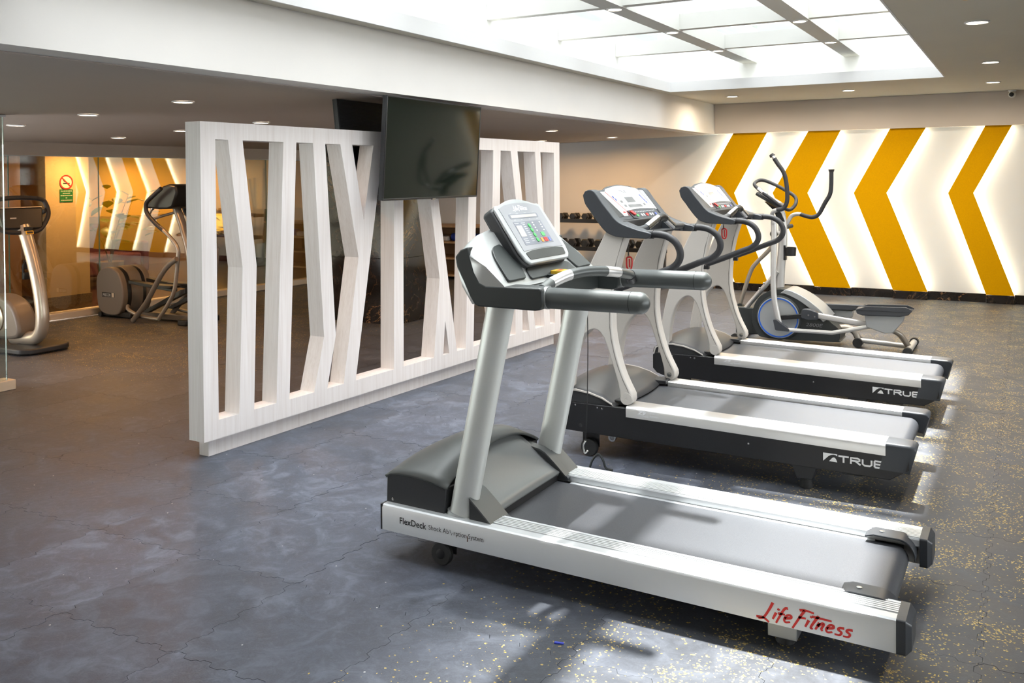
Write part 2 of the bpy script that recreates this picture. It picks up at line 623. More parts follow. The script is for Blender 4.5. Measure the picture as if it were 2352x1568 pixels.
def frame_map(o, u, v, n):
    """(a, b, c) -> o + a*u + b*v + c*n"""
    o, u, v, n = Vector(o), Vector(u), Vector(v), Vector(n)
    return lambda a, b, c: o + u * a + v * b + n * c


def plate(poly, t0, t1, fm):
    return MB().prism(poly, t0, t1, 'z').map(fm)


def text_flat(body, size, bold=0.0, shear=0.0, space=1.0):
    cu = bpy.data.curves.new('writing', 'FONT')
    cu.body = body
    cu.size = size
    cu.offset = bold
    cu.shear = shear
    cu.space_character = space
    cu.resolution_u = 3
    cu.extrude = 0.0
    ob = bpy.data.objects.new('writing', cu)
    COL.objects.link(ob)
    dg = bpy.context.evaluated_depsgraph_get()
    me = bpy.data.meshes.new_from_object(ob.evaluated_get(dg))
    vs = [tuple(v.co) for v in me.vertices]
    fs = [tuple(p.vertices) for p in me.polygons]
    bpy.data.objects.remove(ob)
    bpy.data.curves.remove(cu)
    bpy.data.meshes.remove(me)
    return vs, fs


def write(body, size, fm, width=None, **kw):
    """flat print: text laid on a plane, fm maps (u, v, 0)"""
    vs, fs = text_flat(body, size, **kw)
    k = 1.0
    if width:
        w = max(v[0] for v in vs) - min(v[0] for v in vs)
        k = width / w
    return MB().add([fm(v[0] * k, v[1], 0.0) for v in vs], fs)


def ribbon(pts, w0, w1=None, th=0.0004):
    """flat stroke along 2d points, tapered"""
    w1 = w0 if w1 is None else w1
    P = [Vector((a, b)) for a, b in pts]
    n = len(P)
    L, R = [], []
    for i in range(n):
        d = (P[min(i + 1, n - 1)] - P[max(i - 1, 0)]).normalized()
        w = w0 + (w1 - w0) * i / max(1, n - 1)
        nn = Vector((-d.y, d.x)) * w / 2
        L.append(P[i] + nn)
        R.append(P[i] - nn)
    v = [(p.x, p.y, 0) for p in L] + [(p.x, p.y, 0) for p in R]
    f = [(i, i + n, i + n + 1, i + 1) for i in range(n - 1)]
    return v, f


# ------------------------------------------------------------------ room shell
floor_y0, floor_y1, floor_x0, floor_x1 = -3.0, 12.5, -9.48, 4.6
floor = MB().box(floor_x0, floor_x1, floor_y0, floor_y1, -0.10, -0.008).build('floor', M['concrete'], smooth=0)
tag(floor, 'dark rubber gym floor of interlocking tiles with yellow flecks', kind='structure')

TS = 0.58


def tile_outline(L, inset):
    a, teeth = 0.011, 5
    per = L / teeth
    e = []
    for k in range(teeth):
        for t, o in ((0.06, 0.0), (0.14, a), (0.42, a), (0.52, -a), (0.82, -a), (0.92, 0.0)):
            e.append(((k + t) * per, o))
    bot = [(0.0, 0.0)] + [(t, o) for t, o in e]
    right = [(L, 0.0)] + [(L + o, t) for t, o in e]
    top = [(L, L)] + [(t, L + o) for t, o in reversed(e)]
    left = [(0.0, L)] + [(o, t) for t, o in reversed(e)]
    P = [Vector(p) for p in bot + right + top + left]
    out = []
    n = len(P)
    for i in range(n):
        d1 = (P[i] - P[i - 1]).normalized()
        d2 = (P[(i + 1) % n] - P[i]).normalized()
        nn = (Vector((-d1.y, d1.x)) + Vector((-d2.y, d2.x))).normalized()
        out.append((P[i].x + nn.x * inset, P[i].y + nn.y * inset))
    return out


to = tile_outline(TS, 0.0008)
tile_me = None


def cam_px(p):
    d = MC @ (Vector(p) - Vector((0, 0, 1.55)))
    if d.z < 0.2:
        return None
    return (PPX + F * d.x / d.z, PPY + F * d.y / d.z, d.z)


cells = []
nx0, nx1 = math.floor((floor_x0 + 3.03) / TS), math.ceil((floor_x1 + 3.03) / TS)
ny0, ny1 = math.floor((floor_y0 - 2.08) / TS), math.ceil((floor_y1 - 2.08) / TS)
for i in range(nx0, nx1):
    for j in range(ny0, ny1):
        x, y = -3.03 + i * TS, 2.08 + j * TS
        if x < floor_x0 - 0.02 or y + TS > floor_y1 + 0.4 or y < floor_y0:
            continue
        q = cam_px((x + TS / 2, y + TS / 2, 0))
        seen = q is not None and -260 < q[0] < CW + 200 and q[1] < CH + 330
        cells.append((0 if seen else 1, q[2] if q else 99, x, y))
cells.sort()
rest = MB()
for k, (a, dist, x, y) in enumerate(cells):
    if a == 0 and k < 285 and y + TS < floor_y1 and x + TS < floor_x1 + 0.3:
        if tile_me is None:
            o = MB().prism(to, -0.008, 0.0, 'z').build('tile', M['tile'], None, smooth=0)
            tile_me = o.data
        else:
            o = bpy.data.objects.new('tile', tile_me)
            COL.objects.link(o)
        o.parent = floor
        o.location = (x, y, -random.random() * 0.0009)
        o.rotation_euler = (0, 0, 0)
    else:
        x1, y1 = min(x + TS, floor_x1), min(y + TS, floor_y1)
        x0 = max(x, floor_x0)
        rest.box(x0 + 0.001, x1 - 0.001, y + 0.001, y1 - 0.001, -0.008, -0.0006)
tag(rest.build('distant_tiles', M['tile'], floor, smooth=0), kind='stuff')

# upper ceiling round the skylight
SX0, SX1, SY0, SY1 = -3.60, -0.70, 2.3, 10.24
ZC = 2.531
BX = -3.708
c = MB()
c.box(BX, SX0, floor_y0, 12.5, ZC, ZC + 0.11)
c.box(SX1, floor_x1, floor_y0, 12.5, ZC, ZC + 0.11)
c.box(SX0, SX1, floor_y0, SY0, ZC, ZC + 0.11)
c.box(SX0, SX1, SY1, 12.5, ZC, ZC + 0.11)
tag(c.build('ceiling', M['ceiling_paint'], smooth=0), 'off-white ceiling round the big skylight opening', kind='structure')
# bright fascia lining the opening
fa = root('trim_1', (-2.15, 5.5, ZC), 'white fascia lining the skylight opening', kind='structure')
for b in ((SX0 - 0.001, SX0 + 0.012, SY0, SY1), (SX1 - 0.012, SX1 + 0.001, SY0, SY1), (SX0 + 0.012, SX1 - 0.012, SY1 - 0.012, SY1 + 0.001), (SX0 + 0.012, SX1 - 0.012, SY0 - 0.001, SY0 + 0.012)):
    MB().box(b[0], b[1], b[2], b[3], ZC - 0.002, ZC + 0.112).build('fascia_board', M['fascia'], fa, smooth=0)

# skylight well and glazing
WX0, WX1, WY0, WY1 = -3.84, -0.50, 2.08, 10.48
ZG, ZT = 2.83, 3.10
w = MB()
w.box(WX0 - 0.12, WX0, WY0 - 0.12, WY1 + 0.12, ZC + 0.11, ZT)
w.box(WX1, WX1 + 0.12, WY0 - 0.12, WY1 + 0.12, ZC + 0.11, ZT)
w.box(WX0, WX1, WY1, WY1 + 0.12, ZC + 0.11, ZT)
w.box(WX0, WX1, WY0 - 0.12, WY0, ZC + 0.11, ZT)
tag(w.build('trim_2', M['well'], smooth=0), 'white walls of the skylight well', kind='structure')
sky = root('window_1', (-2.15, 5.5, ZG), 'large skylight of clear panes between grey glazing bars', kind='structure')
bars_x = [-2.73, -1.63]
bars_y = [3.80, 5.15, 6.53, 7.84, 9.23]
for x in bars_x:
    MB().box(x - 0.08, x + 0.08, WY0 + 0.002, WY1 - 0.002, ZG, ZG + 0.16).build('glazing_bar', M['bar'], sky, smooth=0)
xs = [WX0] + bars_x + [WX1]
ys = [WY0] + bars_y + [WY1]
for y in bars_y:
    for k in range(3):
        x0 = xs[k] + (0.08 if k else 0.002)
        x1 = xs[k + 1] - (0.08 if k < 2 else 0.002)
        MB().box(x0, x1, y - 0.042, y + 0.042, ZG + 0.012, ZG + 0.15).build('glazing_bar', M['bar'], sky, smooth=0)
for i in range(3):
    for j in range(len(ys) - 1):
        MB().box(xs[i] + 0.004, xs[i + 1] - 0.004, ys[j] + 0.004, ys[j + 1] - 0.004, ZT + 0.0, ZT + 0.008).build('pane', M['glass_sky'], sky, smooth=0)
# unseen blocks added round the skylight to keep the sun off
tag(MB().box(-11.0, -4.05, -7.0, 17.0, 3.3, 25.5).build('blocker', M['blocker_paint'], smooth=0), 'tall pale facade added unseen beside the skylight to block the sun', kind='structure')

tag(MB().box(-4.04, 3.0, 10.75, 17.0, 3.3, 12.3).build('blocker', M['blocker_paint'], smooth=0), 'lower pale facade added unseen beyond the skylight to block the sun', kind='structure')  # second added block, ends the sunlit area before the back wall

# beam with the lower ceiling to its left (this ceiling falls slightly towards the glass)
bm_ = MB().box(BX - 0.20, BX, floor_y0, 12.5, 2.125, ZC + 0.11)
tag(bm_.build('trim_3', M['white_paint'], smooth=0), 'long white beam between the two ceiling heights', kind='structure')
zl = lambda x: 2.125 + (x - BX) * 0.024
LX = -9.62
lc = MB().prism([(BX - 0.2, zl(BX - 0.2)), (LX - 0.4, zl(LX - 0.4)), (LX - 0.4, zl(LX) + 0.15), (BX - 0.2, zl(LX) + 0.3)], floor_y0, 12.5, 'y')
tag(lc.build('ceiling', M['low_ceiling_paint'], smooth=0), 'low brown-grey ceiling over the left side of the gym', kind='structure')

# back wall, soffit, right wall, wall behind the camera
tag(MB().box(-9.6, 4.75, 12.5, 12.7, -0.1, 3.0).build('wall_back', M['panel_white'], smooth=0), 'white back wall behind the yellow chevrons', kind='structure')
tag(MB().box(BX + 0.002, 4.6, 12.36, 12.498, 2.13, ZC - 0.001).build('trim_4', M['soffit_paint'], smooth=0), 'beige soffit above the chevron wall', kind='structure')
# right side wall; its unseen band of windows is added for side light
wr_ = MB()
WZ0, WZ1, WA, WB = 0.80, 2.35, -2.6, 8.6
wr_.box(4.6, 4.75, floor_y0, 12.5, -0.1, WZ0)
wr_.box(4.6, 4.75, floor_y0, 12.5, WZ1, 3.0)
wr_.box(4.6, 4.75, floor_y0, WA, WZ0, WZ1)
wr_.box(4.6, 4.75, WB, 12.5, WZ0, WZ1)
tag(wr_.build('wall_right', M['white_paint'], smooth=0), 'pale right side wall with an added band of windows', kind='structure')
wn = root('added_window', (4.67, 4.6, WZ0), 'unseen band of windows added in the right wall for side light', kind='structure')
NW = 7
for k in range(NW):
    y = WA + k * (WB - WA) / NW
    MB().box(4.67, 4.676, y + 0.03, y + (WB - WA) / NW - 0.03, WZ0 + 0.03, WZ1 - 0.03).build('pane', M['glass_sky'], wn, smooth=0)
    MB().box(4.64, 4.71, y - 0.03, y + 0.03, WZ0 + 0.03, WZ1 - 0.03).build('mullion', M['alu'], wn, smooth=0)
for z0, z1 in ((WZ0, WZ0 + 0.03), (WZ1 - 0.03, WZ1)):
    MB().box(4.64, 4.71, WA, WB, z0, z1).build('window_rail', M['alu'], wn, smooth=0)
tag(MB().box(4.75, 60, -40, 60, -0.5, -0.3).build('ground', M['concrete'], smooth=0), 'dark ground added outside the right windows to cut light from below', kind='structure')  # added plane, stops sky light entering the windows from below
tag(MB().box(-9.6, 4.75, floor_y0 - 0.15, floor_y0, -0.1, 3.0).build('wall_front', M['wall_tan'], smooth=0), 'pale wall behind the camera', kind='structure')

# yellow chevrons standing off the wall, each with its lit strip behind
chev = [
    ((-3.471, -3.945, -3.457), (-3.017, -3.463, -3.008), 'yellow chevron panel leftmost on the back wall, partly behind the treadmill consoles'),
    ((-2.479, -2.945, -2.408), (-2.075, -2.493, -1.958), 'yellow chevron panel behind the flywheel elliptical trainer'),
    ((-1.483, -1.917, -1.451), (-1.071, -1.526, -1.055), 'yellow chevron panel standing free between two white bands'),
    ((-0.418, -0.823, -0.410), (-0.133, -0.546, -0.111), 'narrow yellow chevron panel below the security camera'),
]
ZTOP, ZMID, ZBOT = 2.30, 1.322, 0.10


def inset_chev(l, r, d):
    k = d * 1.15
    return [(l[0] + k, ZTOP), (r[0] - k, ZTOP), (r[1] - k, ZMID), (r[2] - k, ZBOT + d * 0.2), (l[2] + k, ZBOT + d * 0.2), (l[1] + k, ZMID)]


for l, r, lab in chev:
    ext = lambda a: a[0] + (a[0] - a[1]) * (ZTOP - 2.13) / (2.13 - ZMID)
    l2, r2 = (ext(l), l[1], l[2]), (ext(r), r[1], r[2])
    rt = root('chevron_panel', ((l[2] + r[2]) / 2, 12.44, ZBOT), lab, 'wall panel', 'yellow chevron panels on the back wall')
    poly = inset_chev(l2, r2, 0.0)
    poly = [(x, min(z, 2.36)) for x, z in poly]
    MB().prism(poly, 12.428, 12.444, 'y').build('yellow_board', M['yellow'], rt, smooth=0)
    inner = inset_chev(l2, r2, 0.05)
    MB().prism(inner, 12.444, 12.497, 'y').build('backing_batten', M['panel_white'], rt, smooth=0)
    for side in (0, 1):
        a, sg = ((l, 1), (r, -1))[side]
        pts = [(a[0] + sg * 0.034, 2.12), (a[1] + sg * 0.034, ZMID), (a[2] + sg * 0.034, ZBOT + 0.02)]
        st = MB()
        ring = []
        for (x, z) in pts:
            ring.append([(x - 0.006, 12.450, z), (x + 0.006, 12.450, z), (x + 0.006, 12.464, z), (x - 0.006, 12.464, z)])
        st.loft(ring)
        st.build('light_strip', M['led'], rt, smooth=0)

# marble skirting: the lengths below the yellow boards stand forward
bb = root('baseboard_back', (-2.0, 12.47, 0), 'black veined marble skirting along the back wall', kind='structure')
xsb = [(-9.5, -3.46, 0), (-3.46, -3.0, 1), (-3.0, -2.41, 0), (-2.41, -1.955, 1), (-1.955, -1.452, 0), (-1.452, -1.055, 1), (-1.055, -0.41, 0), (-0.41, -0.108, 1), (-0.108, 0.5, 0), (0.5, 1.2, 0), (1.2, 4.6, 0)]
for a, b, f in xsb:
    n = max(1, round((b - a) / 0.7))
    for k in range(n):
        x0, x1 = a + (b - a) * k / n, a + (b - a) * (k + 1) / n
        MB().box(x0 + 0.002, x1 - 0.002, 12.415 if f else 12.47, 12.498, 0.0, 0.098 if f else 0.105).build('marble_piece', M['marble'], bb, smooth=0)

# dark marble column
col = root('pillar', (-6.3, 8.2, 0), 'wide pillar clad in glossy dark veined marble behind the slatted divider', kind='structure')
PX0, PX1, PY0, PY1 = -6.86, -5.82, 7.90, 8.46
zt = zl(-6.3)
for k, (a, b) in enumerate(((0.0, 0.70), (0.70, 1.40), (1.40, zt - 0.005))):
    for x0, x1 in ((PX0, -6.24), (-6.24, PX1)):
        MB().box(x0 + 0.001, x1 - 0.001, PY0, PY1, a + 0.001, b - 0.001).build('marble_slab', M['marble'], col, bevel=0.002, segs=1, smooth=0)

# ------------------------------------------------------------------ glass wall at the back left, the lobby beyond
GX = -9.55
gw = root('window_2', (GX, 6.46, 0), 'floor to soffit glass wall between gym and lobby', kind='structure')
glass_trims = [tag(MB().box(GX - 0.10, GX + 0.07, 3.0, 12.5, 0.0, 0.075).build('trim_5', M['curb'], bevel=0.006), 'low cream curb under the glass wall', kind='structure')]
glass_trims.append(tag(MB().box(GX - 0.10, GX + 0.03, 3.0, 12.5, 1.845, zl(GX) + 0.05).build('trim_6', M['soffit_paint'], smooth=0), 'beige bulkhead above the glass wall', kind='structure'))
yj = [3.0, 4.5, 6.02, 7.10, 8.62, 9.75, 10.9, 12.5]
for a, b in zip(yj[:-1], yj[1:]):
    p = MB().box(GX - 0.006, GX + 0.006, a + 0.003, b - 0.003, 0.075, 1.845).build('pane', M['glass_wall'], gw, smooth=0)
    MB().box(GX - 0.007, GX + 0.007, b - 0.0035, b + 0.0035, 0.075, 1.845).build('glass_joint', M['glass_edge'], gw, smooth=0)
MB().box(GX - 0.02, GX + 0.02, 3.0, 12.5, 1.836, 1.846).build('channel', M['alu'], gw, smooth=0)

GROT = 0.033
Rz = Matrix.Translation((GX, 6.46, 0)) @ Matrix.Rotation(-GROT, 4, 'Z') @ Matrix.Translation((-GX, -6.46, 0))
for o_ in glass_trims:
    o_.matrix_world = Rz
gw.rotation_euler = (0, 0, -GROT)

LBX = -14.6
lf = tag(MB().box(LBX, GX - 0.10, 3.0, 16.0, -0.1, 0.0).build('floor', M['lobby_floor'], smooth=0), 'polished brown lobby floor beyond the glass', kind='structure')
tag(MB().box(LBX, GX - 0.10, 3.0, 16.0, 2.02, 2.12).build('ceiling', M['soffit_paint'], smooth=0), 'lobby ceiling beyond the glass wall', kind='structure')
tag(MB().box(LBX - 0.15, LBX, 3.0, 16.0, -0.1, 2.12).build('wall_left', M['ochre_wall'], smooth=0), 'ochre far wall of the lobby', kind='structure')
tag(MB().box(LBX, GX - 0.10, 16.0, 16.15, -0.1, 2.12).build('wall_back', M['ochre_wall'], smooth=0), 'ochre end wall of the lobby', kind='structure')
tag(MB().box(LBX, -10.72, 5.2, 6.9, 0.0, 2.02).build('wall_left', M['brown_wall'], smooth=0), 'brown wall block in the lobby behind the exercise bike', kind='structure')
cp_ = root('pillar', (-10.75, 7.45, 0), 'cream lobby pillar carrying the no smoking sign', kind='structure')
MB().box(-11.2, -10.6, 7.15, 7.755, 0.0, 2.02).build('pillar_body', M['cream_wall'], cp_, smooth=0)
MB().box(-11.21, -10.585, 7.135, 7.77, 0.0, 0.11).build('granite_base', M['granite'], cp_, smooth=0)
# dark panelling and a red panel on the far lobby wall, lit ochre fields between
tag(MB().box(LBX, LBX + 0.30, 9.2, 15.9, 0.0, 0.92).build('trim_7', M['brown_wall'], smooth=0), 'dark brown dado along the far lobby wall', kind='structure')
tag(MB().box(LBX, LBX + 0.25, 8.3, 9.15, 0.0, 2.0).build('trim_8', M['maroon'], smooth=0), 'dark red wall panel in the lobby', kind='structure')

# signs on the lobby pillar
sg = root('no_smoking_sign', (-10.595, 7.43, 1.545), 'round red and white no smoking sign on the cream pillar', 'sign')
fm = frame_map((-10.598, 7.43, 1.545), (0, 1, 0), (0, 0, 1), (1, 0, 0))
MB().lathe([(0.092, 0.0), (0.092, 0.004)], (-10.598, 7.43, 1.545), 'x', 32).build('disc', M['sign_white'], sg)
ring = MB()
n = 40
pts = [(math.cos(2 * PI * k / n), math.sin(2 * PI * k / n)) for k in range(n)]
ring.loft([[fm(a * r, b * r, h) for a, b in pts] for r, h in ((0.092, 0.004), (0.092, 0.008), (0.076, 0.008), (0.076, 0.004))], True, False, True)
ring.build('ring', M['sign_red'], sg)
MB().prism([(-0.062, 0.048), (-0.052, 0.058), (0.062, -0.048), (0.052, -0.058)], 0.0075, 0.0085, 'z').map(fm).build('slash', M['sign_red'], sg, smooth=0)
cg = MB().prism([(-0.045, -0.022), (0.035, -0.022), (0.035, -0.008), (-0.045, -0.008)], 0.004, 0.0065, 'z').map(fm)
cg.prism([(0.038, -0.022), (0.048, -0.022), (0.048, -0.008), (0.038, -0.008)], 0.004, 0.0065, 'z')
cg.v[-8:] = [tuple(fm(*p)) for p in cg.v[-8:]]
cg.build('cigarette', M['black_print'], sg, smooth=0)
sm = MB()
for dx in (0.0, 0.014):
    v, f = ribbon(smooth2([(-0.038 + dx, 0.0), (-0.030 + dx, 0.012), (-0.042 + dx, 0.024), (-0.032 + dx, 0.038)], 5), 0.006)
    sm.add([fm(a, b, 0.0062) for a, b, _ in v], f)
sm.build('smoke', M['black_print'], sg, smooth=0)
ng = root('green_notice', (-10.597, 7.43, 1.375), 'small green notice with white lines of text under the no smoking sign', 'sign')
MB().box(-10.599, -10.593, 7.338, 7.522, 1.295, 1.455).build('board', M['sign_green'], ng, smooth=0)
fm = frame_map((-10.5925, 7.43, 1.375), (0, 1, 0), (0, 0, 1), (1, 0, 0))
tx = MB()
for k, wd in enumerate((0.078, 0.05, 0.08, 0.012, 0.078)):
    zc = 0.058 - k * 0.029
    x = -wd
    while x < wd - 0.004:
        ww = min(random.uniform(0.010, 0.022), wd - x)
        tx.add([fm(x, zc - 0.0045, 0), fm(x + ww, zc - 0.0045, 0), fm(x + ww, zc + 0.0045, 0), fm(x, zc + 0.0045, 0)], [(0, 1, 2, 3)])
        x += ww + 0.005
tag(tx.build('text_lines', M['sign_white'], ng, smooth=0), kind='stuff')

# ------------------------------------------------------------------ ceiling lights
lamp_d = {}


def lamp_data(key, power, color, radius, spread=2.1):
    d = bpy.data.lights.new(key, 'AREA')
    d.shape = 'DISK'
    d.size = radius * 2
    d.energy = power
    d.color = color
    d.spread = spread
    return d


UP = lamp_data('upper lamp', 13, (1.0, 0.84, 0.64), 0.055, 3.0)
GRID = lamp_data('skylight lamp', 4, (1.0, 0.84, 0.64), 0.05)
LOW = lamp_data('lower lamp', 5.0, (1.0, 0.46, 0.14), 0.06, 2.7)
WALLW = lamp_data('wall side lamp', 7.5, (1.0, 0.56, 0.22), 0.06, 2.9)
LOB = lamp_data('lobby lamp', 30, (1.0, 0.62, 0.27), 0.06, 2.9)


def downlight(x, y, z, ld, label, r=0.062, group=None):
    rt = root('ceiling_light', (x, y, z), label, 'ceiling light', group)
    n = 28
    pr_ = [(r + 0.014, 0.0), (r + 0.014, -0.006), (r + 0.004, -0.009), (r, -0.006), (r, 0.002)]
    MB().loft([[(x + q * math.cos(2 * PI * k / n), y + q * math.sin(2 * PI * k / n), z + h) for k in range(n)] for q, h in pr_], True, False).build('trim_ring', M['white_print'], rt)
    MB().lathe([(r, -0.0005), (r, -0.0045)], (x, y, z), 'z', n).build('lens', M['lens'], rt)
    lo = bpy.data.objects.new('lamp', ld)
    lo.location = (0, 0, -0.014)
    COL.objects.link(lo)
    lo.parent = rt
    return rt


g1 = 'recessed downlights in the upper ceiling'
for x, y, lab in ((-0.27, 6.656, 'round downlight in the right ceiling strip, closest to the camera of the three there'),
                  (-0.264, 9.091, 'round downlight in the right ceiling strip, middle one of three'),
                  (-0.297, 11.08, 'round downlight in the right ceiling strip, closest to the security camera'),
                  (-1.778, 11.187, 'round downlight in the ceiling above the free-standing yellow chevron'),
                  (-3.139, 11.209, 'round downlight in the ceiling corner beside the white beam')):
    downlight(x, y, ZC, UP, lab, group=g1)
g2 = 'downlights in the skylight grid'
for x, y, lab in ((-2.73, 6.53, 'small downlight at a skylight grid crossing, left bar, nearest the camera'),
                  (-2.73, 7.84, 'small downlight at a skylight grid crossing, left bar, middle one'),
                  (-2.73, 9.23, 'small downlight at a skylight grid crossing, left bar, far end'),
                  (-1.63, 7.84, 'small downlight at a skylight grid crossing, right bar, nearer one'),
                  (-1.63, 9.23, 'small downlight at a skylight grid crossing, right bar, far end')):
    downlight(x, y, ZG, GRID, lab, 0.05, g2)
g3 = 'recessed downlights in the low ceiling'
for x, y, lab in ((-5.038, 4.424, 'round downlight in the low ceiling, first to the left of the divider corner'),
                  (-6.271, 4.593, 'round downlight in the low ceiling above the glass wall curb, second from the divider'),
                  (-7.473, 4.782, 'round downlight in the low ceiling next to the clear glass screen edge'),
                  (-8.389, 6.499, 'small far downlight in the low ceiling above the lobby plant'),
                  (-6.008, 6.153, 'round downlight peeping just over the top rail of the slatted divider'),
                  (-7.216, 6.311, 'round downlight half hidden behind the left end of the divider'),
                  (-4.825, 9.608, 'round downlight in the low ceiling right of the hanging television'),
                  (-4.927, 11.649, 'round downlight in the low ceiling close to the back wall'),
                  (-5.941, 11.514, 'round downlight partly hidden by the far top corner of the divider')):
    downlight(x, y, zl(x), WALLW if y > 9 else LOW, lab, group=g3)
g4 = 'lobby downlights beyond the glass'
for x, y, lab in ((-11.2, 6.1, 'lobby downlight seen through the glass over the exercise bike'),
                  (-12.0, 9.0, 'lobby downlight seen through the glass above the leafy plant'),
                  (-12.2, 10.6, 'lobby downlight seen through the glass near the rear elliptical trainer'),
                  (-10.12, 7.45, 'lobby downlight just in front of the cream pillar'),
                  (-13.9, 11.5, 'lobby downlight grazing the far ochre wall'),
                  (-13.9, 13.6, 'lobby downlight deep in the lobby beside the ochre end wall')):
    downlight(x, y, 2.02, LOB, lab, group=g4)

# security camera and sprinkler
sc_ = root('security_camera', (-0.131, 12.30, ZC), 'small white dome security camera hanging under the ceiling at the soffit', 'camera')
MB().lathe([(0.045, 0.0), (0.045, -0.012), (0.032, -0.02)], (-0.131, 12.30, ZC), 'z', 20).build('mount', M['white_print'], sc_)
MB().ball((-0.131, 12.29, ZC - 0.05), 0.042).build('ball', M['sign_white'], sc_)
MB().lathe([(0.024, 0.0), (0.026, -0.03), (0.012, -0.036)], (-0.138, 12.262, ZC - 0.055), 'y', 16).build('lens_barrel', M['black_plastic'], sc_)
sp_ = root('smoke_detector', (-0.283, 5.62, ZC), 'copper coloured ceiling fitting at the top edge of the picture', 'detector')
MB().lathe([(0.055, 0.0), (0.055, -0.008), (0.03, -0.02), (0.012, -0.03)], (-0.283, 5.62, ZC), 'z', 20).build('cover', M['gold'], sp_)

# ------------------------------------------------------------------ slatted room divider
DV = root('room_divider', (-3.966, 3.596, 0), 'grey washed wooden divider of straight and bent slats on a low plinth', 'room divider')
ANG = 0.0391


def dv(s, z, n):
    """divider coordinates: s along, n out of the front face"""
    return (-3.966 + n, 3.596 + s, z)


def dpart(name, poly, n0=-0.122, n1=0.0, bevel=0.0):
    b = MB()
    k = len(poly)
    v = [dv(s, z, n0) for s, z in poly] + [dv(s, z, n1) for s, z in poly]
    f = [tuple(range(k)), tuple(range(2 * k - 1, k - 1, -1))] + [(i, i + k, (i + 1) % k + k, (i + 1) % k) for i in range(k)]
    return b.add(v, f).build(name, M['wood'], DV, bevel=bevel, segs=1, smooth=0)


LEN = 4.15
ZB0, ZB1, ZT0, ZT1 = 0.10, 0.205, 1.781, 1.878
dpart('top_rail', [(0, ZT0), (LEN, ZT0), (LEN, ZT1), (0, ZT1)])
dpart('bottom_rail', [(0, ZB0), (LEN, ZB0), (LEN, ZB1), (0, ZB1)])
dpart('end_post', [(0, ZB1), (0.104, ZB1), (0.104, ZT0), (0, ZT0)])
dpart('end_post', [(LEN - 0.108, ZB1), (LEN, ZB1), (LEN, ZT0), (LEN - 0.108, ZT0)])
slats = [
    [(0.195, ZT0), (0.303, ZT0), (0.399, 1.048), (0.366, ZB1), (0.254, ZB1), (0.291, 1.045)],
    [(0.626, ZT0), (0.735, ZT0), (0.651, ZB1), (0.543, ZB1)],
    [(0.881, ZT0), (0.992, ZT0), (1.072, 0.535), (0.986, ZB1), (0.867, ZB1), (0.962, 0.541)],
    [(1.135, ZT0), (1.251, ZT0), (1.36, 1.276), (1.469, ZT0), (1.576, ZT0), (1.261, ZB1), (1.143, ZB1), (1.303, 1.026)],
    [(1.694, ZT0), (1.798, ZT0), (1.779, ZB1), (1.670, ZB1)],
    [(2.045, ZT0), (2.147, ZT0), (2.449, ZB1), (2.345, ZB1), (2.295, 0.464), (2.264, ZB1), (2.147, ZB1), (2.228, 0.792)],
    [(2.646, ZT0), (2.758, ZT0), (2.679, ZB1), (2.571, ZB1)],
    [(3.000, ZT0), (3.115, ZT0), (3.072, 0.789), (3.212, ZB1), (3.090, ZB1), (2.957, 0.792)],
    [(3.276, ZT0), (3.388, ZT0), (3.676, ZB1), (3.568, ZB1), (3.445, 0.88), (3.452, ZB1), (3.335, ZB1), (3.330, 1.10), (3.376, 1.26)],
    [(3.693, ZT0), (3.788, ZT0), (3.949, ZB1), (3.843, ZB1)],
]
for p in slats:
    dpart('slat', p)
dpart('plinth', [(0.068, 0), (LEN - 0.06, 0), (LEN - 0.06, ZB0), (0.068, ZB0)], -0.122, -0.045, 0)
DV.rotation_euler = (0, 0, -ANG)


